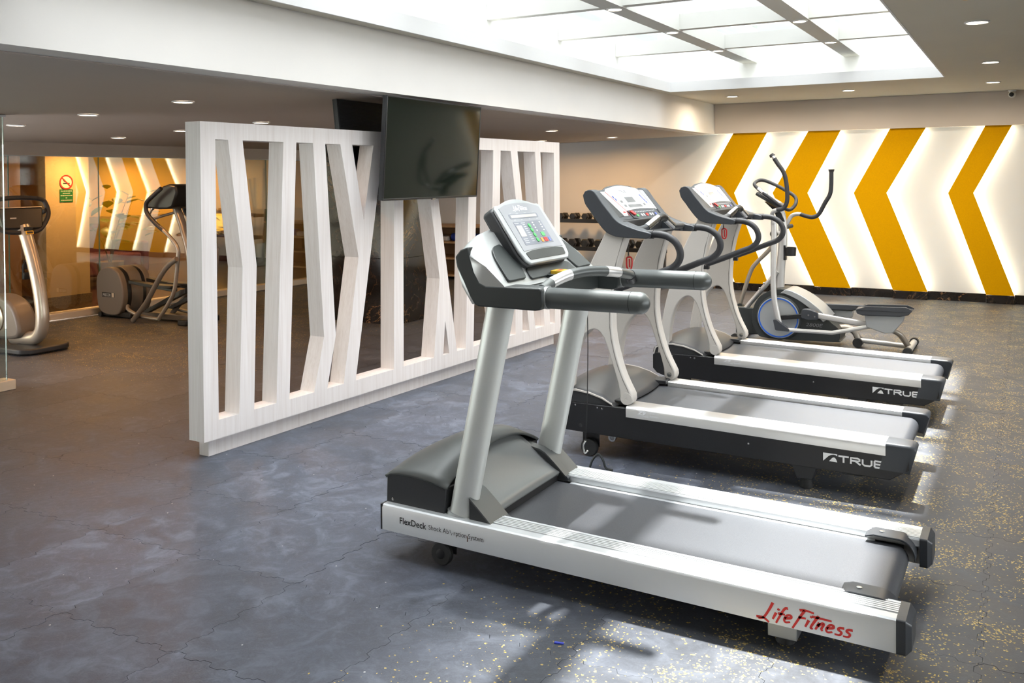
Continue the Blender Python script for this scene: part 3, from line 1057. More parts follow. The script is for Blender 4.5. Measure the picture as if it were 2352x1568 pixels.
# televisions hung back to back over the divider
def television(name, s0, n0, tilt, label, face):
    """centre of the bottom edge at divider coordinates (s0, n0); face=+1 looks at the treadmills"""
    W, H, zb = 1.27, 0.705, 1.405
    d = Vector((math.sin(ANG), math.cos(ANG), 0))
    nn = Vector((math.cos(ANG), -math.sin(ANG), 0))
    o = Vector((-3.966, 3.596, 0)) + d * s0 + nn * n0
    d, nn = Vector((-0.030, 0.9995, 0)), Vector((0.9995, 0.030, 0))   # the sets are turned a little from the divider
    rt = root(name, (o.x, o.y, zb), label, 'television')
    up = Vector((0, 0, 1)) * math.cos(tilt) + nn * face * math.sin(tilt)
    out = nn * face * math.cos(tilt) - Vector((0, 0, 1)) * math.sin(tilt)
    fm = frame_map((o.x, o.y, zb), d, up, out)
    w = W / 2
    plate(rpoly([(-w, 0), (w, 0), (w, H), (-w, H)], 0.008), -0.034, -0.004, fm).build('back_shell', M['dark_plastic'], rt, bevel=0.003)
    lo = plate(rpoly([(-w * 0.8, 0.03), (w * 0.8, 0.03), (w * 0.72, H * 0.62), (-w * 0.72, H * 0.62)], 0.03), -0.062, -0.034, fm)
    lo.build('back_bulge', M['black_plastic'], rt, bevel=0.006)
    b = 0.010
    fr = MB()
    for x0, x1, y0, y1 in ((-w, w, 0, b + 0.004), (-w, w, H - b, H), (-w, -w + b, b + 0.004, H - b), (w - b, w, b + 0.004, H - b)):
        fr.prism([(x0, y0), (x1, y0), (x1, y1), (x0, y1)], -0.004, 0.006, 'z')
    fr.map(fm).build('bezel', M['black_plastic'], rt, bevel=0.0015, segs=1)
    plate([(-w + b, b + 0.004), (w - b, b + 0.004), (w - b, H - b), (-w + b, H - b)], -0.003, 0.003, fm).build('screen', M['tv_screen'], rt, smooth=0)
    plate([(-0.022, -0.008), (0.022, -0.008), (0.022, 0.004), (-0.022, 0.004)], -0.004, 0.0075, fm).build('badge', M['steel_screw'], rt, smooth=0)
    rb = MB()
    for k in range(26):
        y = H * 0.66 + k * H * 0.33 / 26
        rb.prism([(-w + 0.02, y), (w - 0.02, y), (w - 0.02, y + 0.004), (-w + 0.02, y + 0.004)], -0.0362, -0.034, 'z')
    tag(rb.map(fm).build('back_ribs', M['dark_plastic'], rt, smooth=0), kind='stuff')
    return rt, fm


tv1, fm1 = television('television', 1.985, 0.125, 0.066, 'big black television hung in front of the divider, screen towards the treadmills', 1)
tv2, fm2 = television('television', 2.02, -0.26, 0.10, 'black television behind the divider, its ribbed back seen above the top rail', -1)
# ceiling pole and arms that carry both
o = Vector((-3.966, 3.596, 0)) + Vector((math.sin(ANG), math.cos(ANG), 0)) * 2.02 + Vector((math.cos(ANG), -math.sin(ANG), 0)) * -0.10
br = root('television_mount', (o.x, o.y, zl(o.x)), 'black ceiling pole bracket between the two televisions', 'mount')
zc = zl(o.x)
MB().box(o.x - 0.07, o.x + 0.07, o.y - 0.07, o.y + 0.07, zc - 0.012, zc).build('ceiling_plate', M['black_plastic'], br, bevel=0.003)
MB().tube([(o.x, o.y, zc), (o.x, o.y, 1.90)], 0.022).build('pole', M['black_plastic'], br)
MB().box(o.x - 0.09, o.x + 0.10, o.y - 0.03, o.y + 0.03, 1.93, 1.97).build('arm', M['black_plastic'], br, bevel=0.004)

# ------------------------------------------------------------------ silver treadmill nearest the camera
T1 = root('treadmill', (-1.30, 3.44, 0), 'silver treadmill with thick straight handrails, closest to the camera', 'treadmill')
YN, YF, YC = 3.010, 3.872, 3.441
zr = lambda x: 0.222 - (x + 2.300) * 0.0173          # top of the side rails


def mir(y):
    return YN + YF - y


def rail(side):
    prof = [(0.0, -0.103), (0.0, -0.013), (0.004, -0.004), (0.012, 0.0), (0.048, 0.0), (0.050, -0.003), (0.054, -0.003)]
    y = 0.056
    for k in range(6):
        prof += [(y, 0.0015), (y + 0.008, 0.0015), (y + 0.0095, -0.002), (y + 0.012, -0.002)]
        y += 0.0135
    prof += [(0.142, 0.0), (0.146, -0.006), (0.146, -0.030), (0.120, -0.034), (0.120, -0.103)]
    rings = []
    for x in (-2.298, -0.345):
        rings.append([(x, YN + p if side == 0 else YF - p, zr(x) + q) for p, q in prof])
    MB().loft(rings).build('side_rail', M['alu'], T1, smooth=25)
    cap = []
    for x, s in ((-0.345, 0.002), (-0.318, 0.002), (-0.302, -0.012)):
        a0, a1 = -s, 0.146 + s
        cap.append([(x, YN + p if side == 0 else YF - p, zr(x) + q) for p, q in rpoly([(a0, -0.104 - s), (a0, s), (a1, s), (a1, -0.104 - s)], 0.008, 3)])
    MB().loft(cap).build('end_cap', M['slate'], T1)
    x = -2.298
    MB().loft([[(xx, YN + p if side == 0 else YF - p, zr(x) + q) for p, q in ((0.0, -0.103), (0.0, 0.0), (0.14, 0.0), (0.14, -0.103))] for xx in (-2.306, -2.2985)]).build('front_cap', M['black_plastic'], T1, smooth=0)


rail(0)
rail(1)
MB().prism([(-2.29, 0.125), (-0.40, 0.095), (-0.40, 0.150), (-2.29, 0.182)], 3.14, 3.742, 'y').build('deck', M['black_plastic'], T1, smooth=0)
xr, rr = -0.425, 0.047
zb = lambda x: 0.196 - (x + 2.3) * 0.0173
prof = [(-1.95, zb(-1.95)), (xr, zb(xr))]
prof += [(xr + rr * math.sin(a), zb(xr) - rr + rr * math.cos(a)) for a in [PI * k / 12 for k in range(1, 13)]]
prof += [(-1.0, zb(-1.0) - 2 * rr), (-1.0, zb(-1.0) - 2 * rr + 0.004)]
prof += [(xr + (rr - 0.004) * math.sin(a), zb(xr) - rr + (rr - 0.004) * math.cos(a)) for a in [PI * k / 12 for k in range(12, -1, -1)]]
prof += [(-1.95, zb(-1.95) - 0.004)]
MB().prism(prof, 3.192, 3.690, 'y').build('running_belt', M['belt'], T1, smooth=50)
MB().tube([(xr, 3.17, zb(xr) - rr), (xr, 3.712, zb(xr) - rr)], rr - 0.006, 20).build('roller', M['black_plastic'], T1)
for y0, y1 in ((3.158, 3.190), (3.692, 3.724)):
    MB().prism([(-1.78, zb(-1.78) - 0.014), (-0.50, zb(-0.5) - 0.014), (-0.50, zb(-0.5) - 0.004), (-1.78, zb(-1.78) - 0.004)], y0, y1, 'y').build('deck_edge_strip', M['alu'], T1, smooth=0)
for side, (y0, y1) in enumerate(((3.128, 3.212), (3.670, 3.754))):
    zt_ = zr(-0.45) + 0.004
    outer = [(-0.53, zt_ - 0.006), (-0.50, zt_ + 0.004), (-0.415, zt_ + 0.002)]
    outer += [(-0.415 + 0.062 * math.sin(a), zt_ - 0.060 + 0.062 * math.cos(a)) for a in [PI * 0.55 * k / 7 for k in range(1, 8)]]
    inn = [(x - 0.004 if i > 2 else x, z - 0.006) for i, (x, z) in enumerate(outer)]
    MB().prism(outer + inn[::-1], y0, y1, 'y').build('roller_guard', M['slate'], T1, bevel=0.0015, segs=1)
    MB().lathe([(0.009, 0), (0.009, 0.003), (0.004, 0.004)], (-0.475, (y0 + y1) / 2, zt_ + 0.0035), 'z', 12).build('screw', M['steel_screw'], T1)
# feet and front wheels
for y in (3.05, 3.74):
    MB().box(-0.745, -0.650, y, y + 0.09, 0.030, 0.090).build('foot_block', M['silver_light'], T1, bevel=0.003)
    MB().lathe([(0.026, 0.0), (0.032, 0.004), (0.030, 0.022), (0.018, 0.031)], (-0.697, y + 0.045, 0), 'z', 18).build('rubber_foot', M['rubber'], T1)
    yy = y + 0.02
    wh = MB().lathe([(0.020, -0.014), (0.043, -0.014), (0.048, -0.008), (0.048, 0.008), (0.043, 0.014), (0.020, 0.014)], (-2.045, yy, 0.048), 'y', 24).build('transport_wheel', M['rubber'], T1)
    MB().lathe([(0.012, -0.017), (0.020, -0.015), (0.020, 0.017)], (-2.045, yy, 0.048), 'y', 16).build('wheel_hub', M['black_plastic'], wh)
    MB().box(-2.08, -1.99, yy + 0.017, yy + 0.022, 0.045, 0.14).build('wheel_bracket', M['black_plastic'], T1, smooth=0)
# motor hood: black skirt, grey cover, sloping centre, two wings
skirt = [(-2.304, 0.212), (-2.300, 0.333), (-2.240, 0.342), (-2.180, 0.343), (-2.100, 0.334), (-2.010, 0.318), (-2.020, 0.212)]
MB().prism(skirt, 3.048, 3.834, 'y').build('hood_skirt', M['dark_plastic'], T1, bevel=0.004, smooth=30)
ed = [(-2.308, 0.330), (-2.285, 0.344), (-2.24, 0.350), (-2.18, 0.350), (-2.10, 0.341), (-2.005, 0.322), (-1.93, 0.292)]
NU = 22
top = []
for x, z in ed:
    row = []
    for k in range(NU + 1):
        u = -1 + 2 * k / NU
        crown = max(0.0, 1 - abs(u) ** 2.4)
        xx = (x + 2.308) / 0.378
        row.append((x - 0.012 * (1 - u * u) * (1 - xx), YC + u * 0.397, z + crown * (0.022 + 0.085 * min(1.0, xx * 1.7)) * (1.0 if x < -2.05 else 0.9)))
    top.append(row)
cv = MB().loft(top[:-1], False, False)
co = cv.build('hood_cover', M['grey_cover'], T1, smooth=60)
so = co.modifiers.new('thick', 'SOLIDIFY')
so.thickness = 0.012
so.offset = -1
# sloping centre down to the belt
rows = []
for t in [k / 8 for k in range(9)]:
    row = []
    x = -2.085 + t * 0.255
    for k in range(15):
        u = -1 + 2 * k / 14
        hw = 0.27 + 0.03 * t
        z0 = 0.330 + 0.092 * (1 - abs(u * 0.68) ** 2.4)
        z1 = 0.226
        e = t * t * (3 - 2 * t) * 0.45 + t * 0.55
        row.append((x, YC + u * hw, z0 * (1 - e) + z1 * e))
    rows.append(row)
ro = MB().loft(rows, False, False).build('hood_ramp', M['ramp_grey'], T1, smooth=60)
so = ro.modifiers.new('thick', 'SOLIDIFY')
so.thickness = 0.02
so.offset = -1
MB().box(-1.99, -1.835, 3.19, 3.69, 0.19, 0.222).build('ramp_base', M['black_plastic'], T1, smooth=0)
def wing_poly(x0, tops, thick):
    zf = lambda x: 0.330 - (x + 2.012) * 0.172 - max(0.0, x + 1.92) ** 1.15 * 0.95
    xs_ = [x0 + (-1.800 - x0) * k / 8 for k in range(9)]
    return [(x, zf(x) + tops) for x in xs_] + ([(x, zf(x) + tops - thick) for x in xs_[::-1]] if thick else [(-1.800, 0.190), (x0, 0.190)])


for y0, y1, yi0, yi1 in ((3.048, 3.128, 3.128, 3.178), (3.754, 3.834, 3.704, 3.754)):
    for a_, b_, x0 in ((y0, y1, -1.902), (yi0, yi1, -2.010)):
        MB().prism(wing_poly(x0, -0.008, 0), a_, b_, 'y').build('wing_core', M['dark_plastic'], T1, bevel=0.0, smooth=40)
        MB().prism(wing_poly(x0 + 0.001, 0.0, 0.008), a_ - (0.005 if a_ == 3.048 else 0.0), b_ + (0.005 if b_ == 3.834 else 0.0), 'y').build('wing_cover', M['grey_cover'], T1, bevel=0.0, smooth=40)
    MB().prism([(-1.802, 0.190), (-1.802, 0.214), (-1.788, 0.204), (-1.790, 0.190)], min(y0, yi0), max(y1, yi1), 'y').build('wing_tip', M['slate'], T1, bevel=0.002, segs=1)
for x, z in ((-2.270, 0.236),):
    MB().lathe([(0.006, 0.0), (0.006, -0.003), (0.002, -0.004)], (x, 3.048, z), 'y', 10).build('screw', M['steel_screw'], T1)
# uprights
for y, dx in ((3.085, 0.0), (3.797, 0.010)):
    pts = [(-1.958 + dx + (-1.770 + 1.958) * t, y, 0.20 + 0.87 * t) for t in (0, 0.5, 1)]
    MB().tube(pts, [(0.040, 0.058)] * 3, 24, flat=(0, 1, 0)).build('upright', M['tube_grey'], T1)
    MB().tube([(-1.962 + dx, y, 0.195), (-1.957 + dx, y, 0.222)], [(0.046, 0.066)] * 2, 24, flat=(0, 1, 0)).build('upright_collar', M['silver_light'], T1)
# console housing
cheek = [(-1.878, 1.286), (-1.915, 1.272), (-1.938, 1.246), (-1.930, 1.205), (-1.905, 1.160), (-1.872, 1.096), (-1.850, 1.064), (-1.835, 1.058), (-1.590, 1.056), (-1.566, 1.060), (-1.557, 1.076), (-1.557, 1.130), (-1.567, 1.142), (-1.800, 1.139), (-1.828, 1.150), (-1.852, 1.190), (-1.868, 1.240)]
for k, (y0, y1) in enumerate(((3.016, 3.112), (3.748, 3.846))):
    MB().prism(cheek, y0, y1, 'y').build('arm_sleeve', M['charcoal'], T1, bevel=0.006, segs=2, smooth=50)
def dash(y, top, pin):
    z2 = top
    q = [(-1.862, 1.066), (-1.905, 1.13), (-1.946 + pin, 1.225), (-1.940 + pin, 1.262 + (z2 - 1.30) * 0.8), (-1.905 + pin * 0.6, z2), (-1.880, z2 - 0.006), (-1.80, 1.222 + (z2 - 1.30) * 0.25), (-1.715, 1.138), (-1.70, 1.112), (-1.70, 1.066)]
    return [(a, y, b) for a, b in q]
rings = [dash(3.018, 1.262, 0.012), dash(3.035, 1.280, 0.002), dash(3.07, 1.300, -0.004), dash(3.14, 1.323, -0.01), dash(3.25, 1.342, -0.012), dash(3.43, 1.350, -0.012), dash(3.61, 1.342, -0.012), dash(3.72, 1.323, -0.01), dash(3.79, 1.300, -0.004), dash(3.83, 1.280, 0.002), dash(3.846, 1.262, 0.012)]
MB().loft(rings).build('dash_shell', M['silver'], T1, bevel=0.0, smooth=55)
dfm = frame_map((-1.881, 0, 1.299), (0, 1, 0), (0.7071, 0, -0.7071), (0.7071, 0, 0.7071))
for pl in ([(3.125, 0.055), (3.155, 0.040), (3.245, 0.027), (3.268, 0.036), (3.275, 0.058), (3.202, 0.214), (3.060, 0.214), (3.095, 0.10)],
           [(3.757, 0.055), (3.727, 0.040), (3.640, 0.027), (3.616, 0.036), (3.610, 0.058), (3.680, 0.214), (3.822, 0.214), (3.787, 0.10)]):
    MB().prism(rpoly(pl, 0.012, 3), 0.0, 0.014, 'z').map(dfm).build('cup_tray', M['charcoal'], T1, bevel=0.002, segs=1)
MB().prism(rpoly([(3.275, 0.166), (3.610, 0.166), (3.635, 0.176), (3.650, 0.224), (3.236, 0.224), (3.250, 0.176)], 0.012, 3), 0.0, 0.013, 'z').map(dfm).build('centre_pocket', M['charcoal'], T1, bevel=0.002, segs=1)
MB().box(-1.79, -1.655, 3.105, 3.752, 1.058, 1.133).build('cross_beam', M['charcoal'], T1, bevel=0.006)
MB().box(-1.76, -1.665, 3.115, 3.742, 1.1335, 1.1395).build('cross_beam_top', M['silver'], T1, bevel=0.002)
# display head
hfm = frame_map((-1.875, 0, 1.424), (0, 1, 0), (0.566, 0, -0.824), (0.824, 0, 0.566))
arch = [(3.222, -0.002), (3.240, -0.018)] + [(3.27 + k * 0.31 / 8, -0.018 - 0.028 * math.sin(PI * k / 8)) for k in range(9)] + [(3.610, -0.018), (3.628, -0.002)]
bez = arch + [(3.632, 0.10), (3.634, 0.205), (3.622, 0.245), (3.595, 0.265), (3.255, 0.265), (3.228, 0.245), (3.216, 0.205), (3.218, 0.10)]
MB().prism(rpoly(bez, 0.006, 2), -0.072, -0.014, 'z').map(hfm).build('display_back', M['dark_plastic'], T1, bevel=0.012, segs=2, smooth=50)
HB = MB().prism(rpoly(bez, 0.006, 2), -0.014, 0.0, 'z').map(hfm).build('display_bezel', M['silver_light'], T1, bevel=0.005, segs=2, smooth=50)
pan = [(3.250, 0.0), (3.30, -0.014), (3.36, -0.021), (3.43, -0.024), (3.50, -0.021), (3.55, -0.014), (3.600, 0.0), (3.600, 0.206), (3.500, 0.201), (3.425, 0.200), (3.350, 0.201), (3.250, 0.206)]
MB().prism(pan, 0.0, 0.0016, 'z').map(hfm).build('display_panel', M['console_face'], HB, smooth=0)
MB().prism(rpoly([(3.255, 0.214), (3.32, 0.206), (3.425, 0.204), (3.53, 0.206), (3.595, 0.214), (3.585, 0.246), (3.265, 0.246)], 0.010, 3), -0.006, 0.0022, 'z').map(hfm).build('display_lip', M['charcoal'], HB, smooth=0)
MB().prism([(3.298, 0.069), (3.538, 0.069), (3.543, 0.181), (3.291, 0.181)], 0.0016, 0.0022, 'z').map(hfm).build('key_field', M['console_inner'], HB, smooth=0)
MB().prism(rpoly([(3.293, 0.031), (3.545, 0.031), (3.545, 0.054), (3.293, 0.054)], 0.008, 2), 0.0016, 0.0021, 'z').map(hfm).build('lcd_surround', M['console_inner'], HB, smooth=0)
MB().prism([(3.306, 0.0355), (3.530, 0.0355), (3.530, 0.0495), (3.306, 0.0495)], 0.0021, 0.0026, 'z').map(hfm).build('message_window', M['lcd'], HB, smooth=0)
MB().prism([(3.304, 0.087), (3.349, 0.087), (3.345, 0.140), (3.300, 0.140)], 0.0022, 0.0027, 'z').map(hfm).build('profile_window', M['lcd'], HB, smooth=0)
for t in (0.092, 0.115, 0.138, 0.162):
    MB().lathe([(0.0105, 0.0), (0.0105, 0.0025), (0.008, 0.0032)], (0, 0, 0), 'z', 14).map(lambda a, b, c, t=t: hfm(3.414 + a, t + b, 0.0022 + c)).build('green_key', M['green_print'], HB)
for y, t, w_, mt in ((3.488, 0.138, 0.014, 'green_print'), (3.453, 0.165, 0.009, 'orange_print'), (3.487, 0.165, 0.015, 'red_print'), (3.520, 0.165, 0.008, 'blue_print')):
    MB().prism(rpoly([(y - w_, t - 0.010), (y + w_, t - 0.010), (y + w_, t + 0.010), (y - w_, t + 0.010)], 0.004, 2), 0.0022, 0.0038, 'z').map(hfm).build('key', M[mt], HB, smooth=0)
dots = MB()
for y in (3.455, 3.519):
    for t in (0.079, 0.091, 0.104, 0.118):
        dots.prism([(y - 0.0055, t - 0.003), (y + 0.0055, t - 0.003), (y + 0.0055, t + 0.003), (y - 0.0055, t + 0.003)], 0.0022, 0.0032, 'z')
tag(dots.map(hfm).build('number_keys', M['white_print'], HB, smooth=0), kind='stuff')
lab = MB()
for k in range(9):
    lab.prism([(3.362, 0.083 + k * 0.010), (3.362 + random.uniform(0.016, 0.03), 0.083 + k * 0.010), (3.385, 0.0865 + k * 0.010), (3.362, 0.0865 + k * 0.010)], 0.0022, 0.0025, 'z')
for k in range(3):
    lab.prism([(3.302, 0.150 + k * 0.009), (3.338, 0.150 + k * 0.009), (3.338, 0.1535 + k * 0.009), (3.302, 0.1535 + k * 0.009)], 0.0022, 0.0025, 'z')
for y in (3.302, 3.362, 3.43, 3.50):
    lab.prism([(y, 0.0265), (y + 0.022, 0.0265), (y + 0.022, 0.029), (y, 0.029)], 0.0016, 0.0020, 'z')
    lab.prism([(y + 0.012, 0.0580), (y + 0.03, 0.0580), (y + 0.03, 0.0605), (y + 0.012, 0.0605)], 0.0016, 0.0020, 'z')
lab.prism([(3.300, 0.0745), (3.338, 0.0745), (3.338, 0.078), (3.300, 0.078)], 0.0022, 0.0025, 'z')
lab.prism([(3.355, 0.0745), (3.392, 0.0745), (3.392, 0.078), (3.355, 0.078)], 0.0022, 0.0025, 'z')
tag(lab.map(hfm).build('printed_marks', M['faint_print'], HB, smooth=0), kind='stuff')
# handrails
for y, ob in ((3.064, 0.0), (3.797, 0.004)):
    MB().capsule_end([(-1.575, y, 1.101 + ob), (-1.40, y, 1.102 + ob), (-1.155, y, 1.103 + ob)], (0.040, 0.036), 24).build('handrail', M['handrail'], T1, smooth=60)
    MB().tube([(-1.225, y, 1.103 + ob), (-1.2225, y, 1.103 + ob)], [(0.0405, 0.0365)] * 2, 24).build('grip_seam', M['black_plastic'], T1)
    MB().tube([(-1.567, y, 1.101 + ob), (-1.552, y, 1.101 + ob)], [(0.0425, 0.040)] * 2, 24).build('handrail_ring', M['silver'], T1)
# cross grip with pulse plates
gp = smooth_path([(-1.60, 3.10, 1.125), (-1.598, 3.17, 1.143), (-1.578, 3.26, 1.163), (-1.548, 3.35, 1.172), (-1.515, 3.43, 1.170), (-1.492, 3.52, 1.160), (-1.482, 3.62, 1.145), (-1.485, 3.70, 1.130)], 4)
MB().tube(gp, 0.021, 14).build('pulse_grip', M['handrail'], T1, smooth=60)
MB().tube(gp[4:10], 0.0217, 14).build('pulse_plate', M['alu_bright'], T1, smooth=60)
MB().tube(gp[18:23], 0.0217, 14).build('pulse_plate', M['alu_bright'], T1, smooth=60)
MB().tube([(-1.485, 3.70, 1.130), (-1.50, 3.755, 1.105)], 0.024, 12).build('grip_socket', M['black_plastic'], T1)
# safety magnet clip and the cord hanging by the far upright
MB().box(-1.735, -1.665, 3.37, 3.43, 1.139, 1.153).build('magnet_holder', M['charcoal'], T1, bevel=0.003)
MB().prism(rpoly([(3.402, -1.720), (3.470, -1.720), (3.480, -1.690), (3.470, -1.660), (3.402, -1.660)], 0.008, 2), 1.150, 1.166, 'z').map(lambda a, b, c: (b, a, c)).build('safety_magnet', M['yellow_plastic'], T1, bevel=0.002)
MB().prism([(3.42, -1.700), (3.462, -1.700), (3.462, -1.684), (3.42, -1.684)], 1.166, 1.1668, 'z').map(lambda a, b, c: (b, a, c)).build('magnet_print', M['red_print'], T1, smooth=0)
cd = [(-1.755, 3.845, 1.06), (-1.758, 3.86, 0.80), (-1.768, 3.87, 0.52), (-1.78, 3.875, 0.33)]
MB().tube(smooth_path(cd, 5), 0.0022, 6).build('safety_cord', M['black_plastic'], T1)
MB().tube(smooth_path([(-1.78, 3.875, 0.33), (-1.792, 3.875, 0.305), (-1.785, 3.875, 0.272), (-1.770, 3.875, 0.285)], 5), 0.004, 8).build('cord_hook', M['steel_screw'], T1)
# writing on the near rail
sfm = frame_map((0, YN - 0.0006, 0), (1, 0, -0.0173), (0, 0, 1), (0, -1, 0))
place = lambda x, z: (lambda u, v, c: (x + u, YN - 0.0006, z - 0.0173 * u + v + 0 * c))
wr = MB()
for body, size, wd, x, z, bold in (('FlexDeck', 0.036, 0.130, -2.212, 0.158, 0.0006), ('Shock Ab', 0.027, 0.095, -2.070, 0.1585, 0.0), ('rption', 0.027, 0.058, -1.952, 0.1565, 0.0), ('System', 0.027, 0.068, -1.885, 0.1555, 0.0)):
    q = write(body, size, place(x, z), wd, bold=bold)
    wr.add(q.v, q.f)
v, f = ribbon([(0, 0.012), (0.002, 0.0)], 0.002)
wr.add([place(-1.968, 0.162)(*p) for p in v], f)
v, f = ribbon([(0.003, 0.006), (-0.001, -0.004)], 0.002)
wr.add([place(-1.961, 0.158)(*p) for p in v], f)
wr.build('rail_lettering', M['black_print'], T1, smooth=0)
rs = ribbon([(0, 0.010), (0.002, 0.0), (0.001, -0.012)], 0.003, 0.005)
MB().add([place(-1.889, 0.155)(*p) for p in rs[0]], rs[1]).build('rust_mark', mat('rust', (0.10, 0.045, 0.015), 0.8), T1, smooth=0)
# brush script wordmark, drawn stroke by stroke
letters = {
    'L': ([[(0.26, 1.0), (0.20, 0.55), (0.06, 0.02), (-0.18, -0.10)], [(-0.30, -0.02), (0.05, 0.0), (0.40, -0.20)]], 0.52),
    'i': ([[(0.06, 0.46), (0.0, 0.04)], [(0.14, 0.72), (0.10, 0.62)]], 0.20),
    'f': ([[(0.34, 0.86), (0.20, 0.80), (0.10, 0.40), (0.02, -0.14)], [(-0.04, 0.44), (0.30, 0.46)]], 0.32),
    'e': ([[(0.02, 0.24), (0.30, 0.34), (0.26, 0.48), (0.10, 0.44), (0.02, 0.20), (0.12, 0.03), (0.34, 0.10)]], 0.46),
    'F': ([[(0.26, 0.96), (0.14, 0.50), (-0.02, -0.22)], [(0.02, 0.92), (0.30, 0.98), (0.72, 0.92)], [(0.08, 0.50), (0.44, 0.52)]], 0.54),
    't': ([[(0.24, 0.82), (0.12, 0.40), (0.06, 0.06), (0.18, 0.02)], [(-0.06, 0.72), (0.90, 0.70)]], 0.30),
    'n': ([[(0.08, 0.46), (0.0, 0.02)], [(0.04, 0.24), (0.22, 0.46), (0.30, 0.40), (0.26, 0.14), (0.34, 0.02)]], 0.46),
    's': ([[(0.34, 0.46), (0.14, 0.44), (0.10, 0.32), (0.28, 0.20), (0.24, 0.04), (0.0, 0.02)]], 0.40),
}


def wordmark(sc, fm, m, name, parent, shear=0.28, w=0.10):
    b = MB()
    x = 0.0
    for ch in 'LifeFitness':
        if ch == 'F':
            x += 0.10
        st, adv = letters[ch]
        for s_ in st:
            pts = smooth2(s_, 5) if len(s_) > 2 else s_
            pts = [((x + a + b_ * shear) * sc, b_ * sc) for a, b_ in pts]
            v, f = ribbon(pts, w * sc * 1.15, w * sc * 0.8)
            b.add([fm(p[0], p[1], 0) for p in v], f)
        x += adv
    return b.build(name, m, parent, smooth=0)


wordmark(0.0635, lambda u, v, c: (-0.752 + u, YN - 0.0007, 0.106 - 0.0173 * u + v * 0.88), M['red_print'], 'red_wordmark', T1, w=0.13)
wordmark(0.0235, lambda u, v, c: hfm(3.365 + u * 1.15, 0.013 - v, 0.0021), M['white_print'], 'white_wordmark', HB, w=0.16)

# ------------------------------------------------------------------ the two black and grey treadmills behind
T2 = root('treadmill', (-1.35, 5.02, 0), 'black and warm grey treadmill in the middle of the row of three', 'treadmill', 'black and warm grey treadmills')
Y0, Y1 = 4.620, 5.420
z2 = lambda x: 0.316 - (x + 1.88) * 0.0207
side = [(-2.31, 0.300), (-2.33, 0.285), (-2.33, 0.190), (-2.30, 0.158), (-2.255, 0.144), (-1.70, 0.134), (-0.94, 0.122), (-0.556, 0.116), (-0.470, 0.172), (-0.470, z2(-0.47) - 0.014), (-1.88, z2(-1.88) - 0.014), (-1.96, 0.302)]
for y0, y1 in ((Y0, Y0 + 0.03), (Y1 - 0.03, Y1)):
    MB().prism(side, y0, y1, 'y').build('side_frame', M['black_plastic'], T2, bevel=0.003)
MB().prism([(-2.30, 0.16), (-0.60, 0.13), (-0.56, 0.20), (-0.56, 0.240), (-2.28, 0.275)], Y0 + 0.03, Y1 - 0.03, 'y').build('deck', M['black_plastic'], T2, smooth=0)
for s_ in (0, 1):
    ye = (lambda p: Y0 - 0.003 + p) if s_ == 0 else (lambda p: Y1 + 0.003 - p)
    prof = [(0.0, -0.060), (0.0, -0.022), (0.003, -0.012), (0.009, -0.005), (0.019, -0.001), (0.030, 0.0), (0.130, 0.0), (0.136, -0.004), (0.136, -0.030), (0.020, -0.030), (0.006, -0.060)]
    MB().loft([[(x, ye(p), z2(x) + q) for p, q in prof] for x in (-1.882, -0.574)]).build('foot_rail', M['alu_bright'], T2, smooth=40)
    cp2 = []
    for x, dz, sc in ((-0.575, 0.0, 1.0), (-0.470, -0.001, 1.0), (-0.449, -0.006, 0.97), (-0.440, -0.016, 0.92)):
        m_ = [(0.002, -0.13), (0.002, -0.012), (0.006, -0.004), (0.014, 0.001), (0.126, 0.001), (0.134, -0.006), (0.134, -0.10), (0.10, -0.13)]
        cp2.append([(x - (0.03 if q < -0.09 else 0), ye(0.068 + (p - 0.068) * sc), z2(x) + q * sc + dz) for p, q in m_])
    MB().loft(cp2).build('end_cap', M['slate'], T2, bevel=0.003, segs=2, smooth=40)
    y = (Y0 + 0.06) if s_ == 0 else (Y1 - 0.16)
    MB().box(-1.975, -1.884, y, y + 0.10, 0.300, 0.326).build('rail_block', M['dark_plastic'], T2, bevel=0.004)
    yb = Y0 + 0.04 if s_ == 0 else Y1 - 0.11
    MB().prism([(-1.021, 0.128), (-0.893, 0.124), (-0.915, 0.050), (-0.992, 0.048)], yb, yb + 0.07, 'y').build('leg', M['dark_plastic'], T2, bevel=0.004)
    MB().lathe([(0.030, 0.0), (0.032, 0.006), (0.026, 0.050)], (-0.953, yb + 0.035, 0.0), 'z', 16).build('rubber_foot', M['rubber'], T2)
    MB().prism([(-0.80, 0.122), (-0.66, 0.118), (-0.69, 0.096), (-0.775, 0.094)], yb + 0.02, yb + 0.09, 'y').build('leg_block', M['dark_plastic'], T2, bevel=0.003)
    ywh = Y0 + 0.05 if s_ == 0 else Y1 - 0.05
    MB().lathe([(0.018, -0.016), (0.046, -0.016), (0.050, -0.010), (0.050, 0.010), (0.046, 0.016), (0.018, 0.016)], (-2.12, ywh, 0.050), 'y', 22).build('transport_wheel', M['rubber'], T2)
    MB().box(-2.17, -2.07, ywh + 0.018, ywh + 0.024, 0.05, 0.16).build('wheel_bracket', M['black_plastic'], T2, smooth=0)
    MB().lathe([(0.022, -0.003), (0.022, 0.02), (0.014, 0.022), (0.014, -0.003)], (-1.985, Y0 + 0.05 if s_ == 0 else Y1 - 0.07, 0.118), 'y', 14).build('frame_bolt', M['steel_screw'], T2)
xr, rr = -0.535, 0.045
zb2 = lambda x: z2(x) - 0.026
prof = [(-1.98, zb2(-1.98)), (xr, zb2(xr))]
prof += [(xr + rr * math.sin(a), zb2(xr) - rr + rr * math.cos(a)) for a in [PI * k / 12 for k in range(1, 13)]]
prof += [(-1.1, zb2(-1.1) - 2 * rr), (-1.1, zb2(-1.1) - 2 * rr + 0.004)]
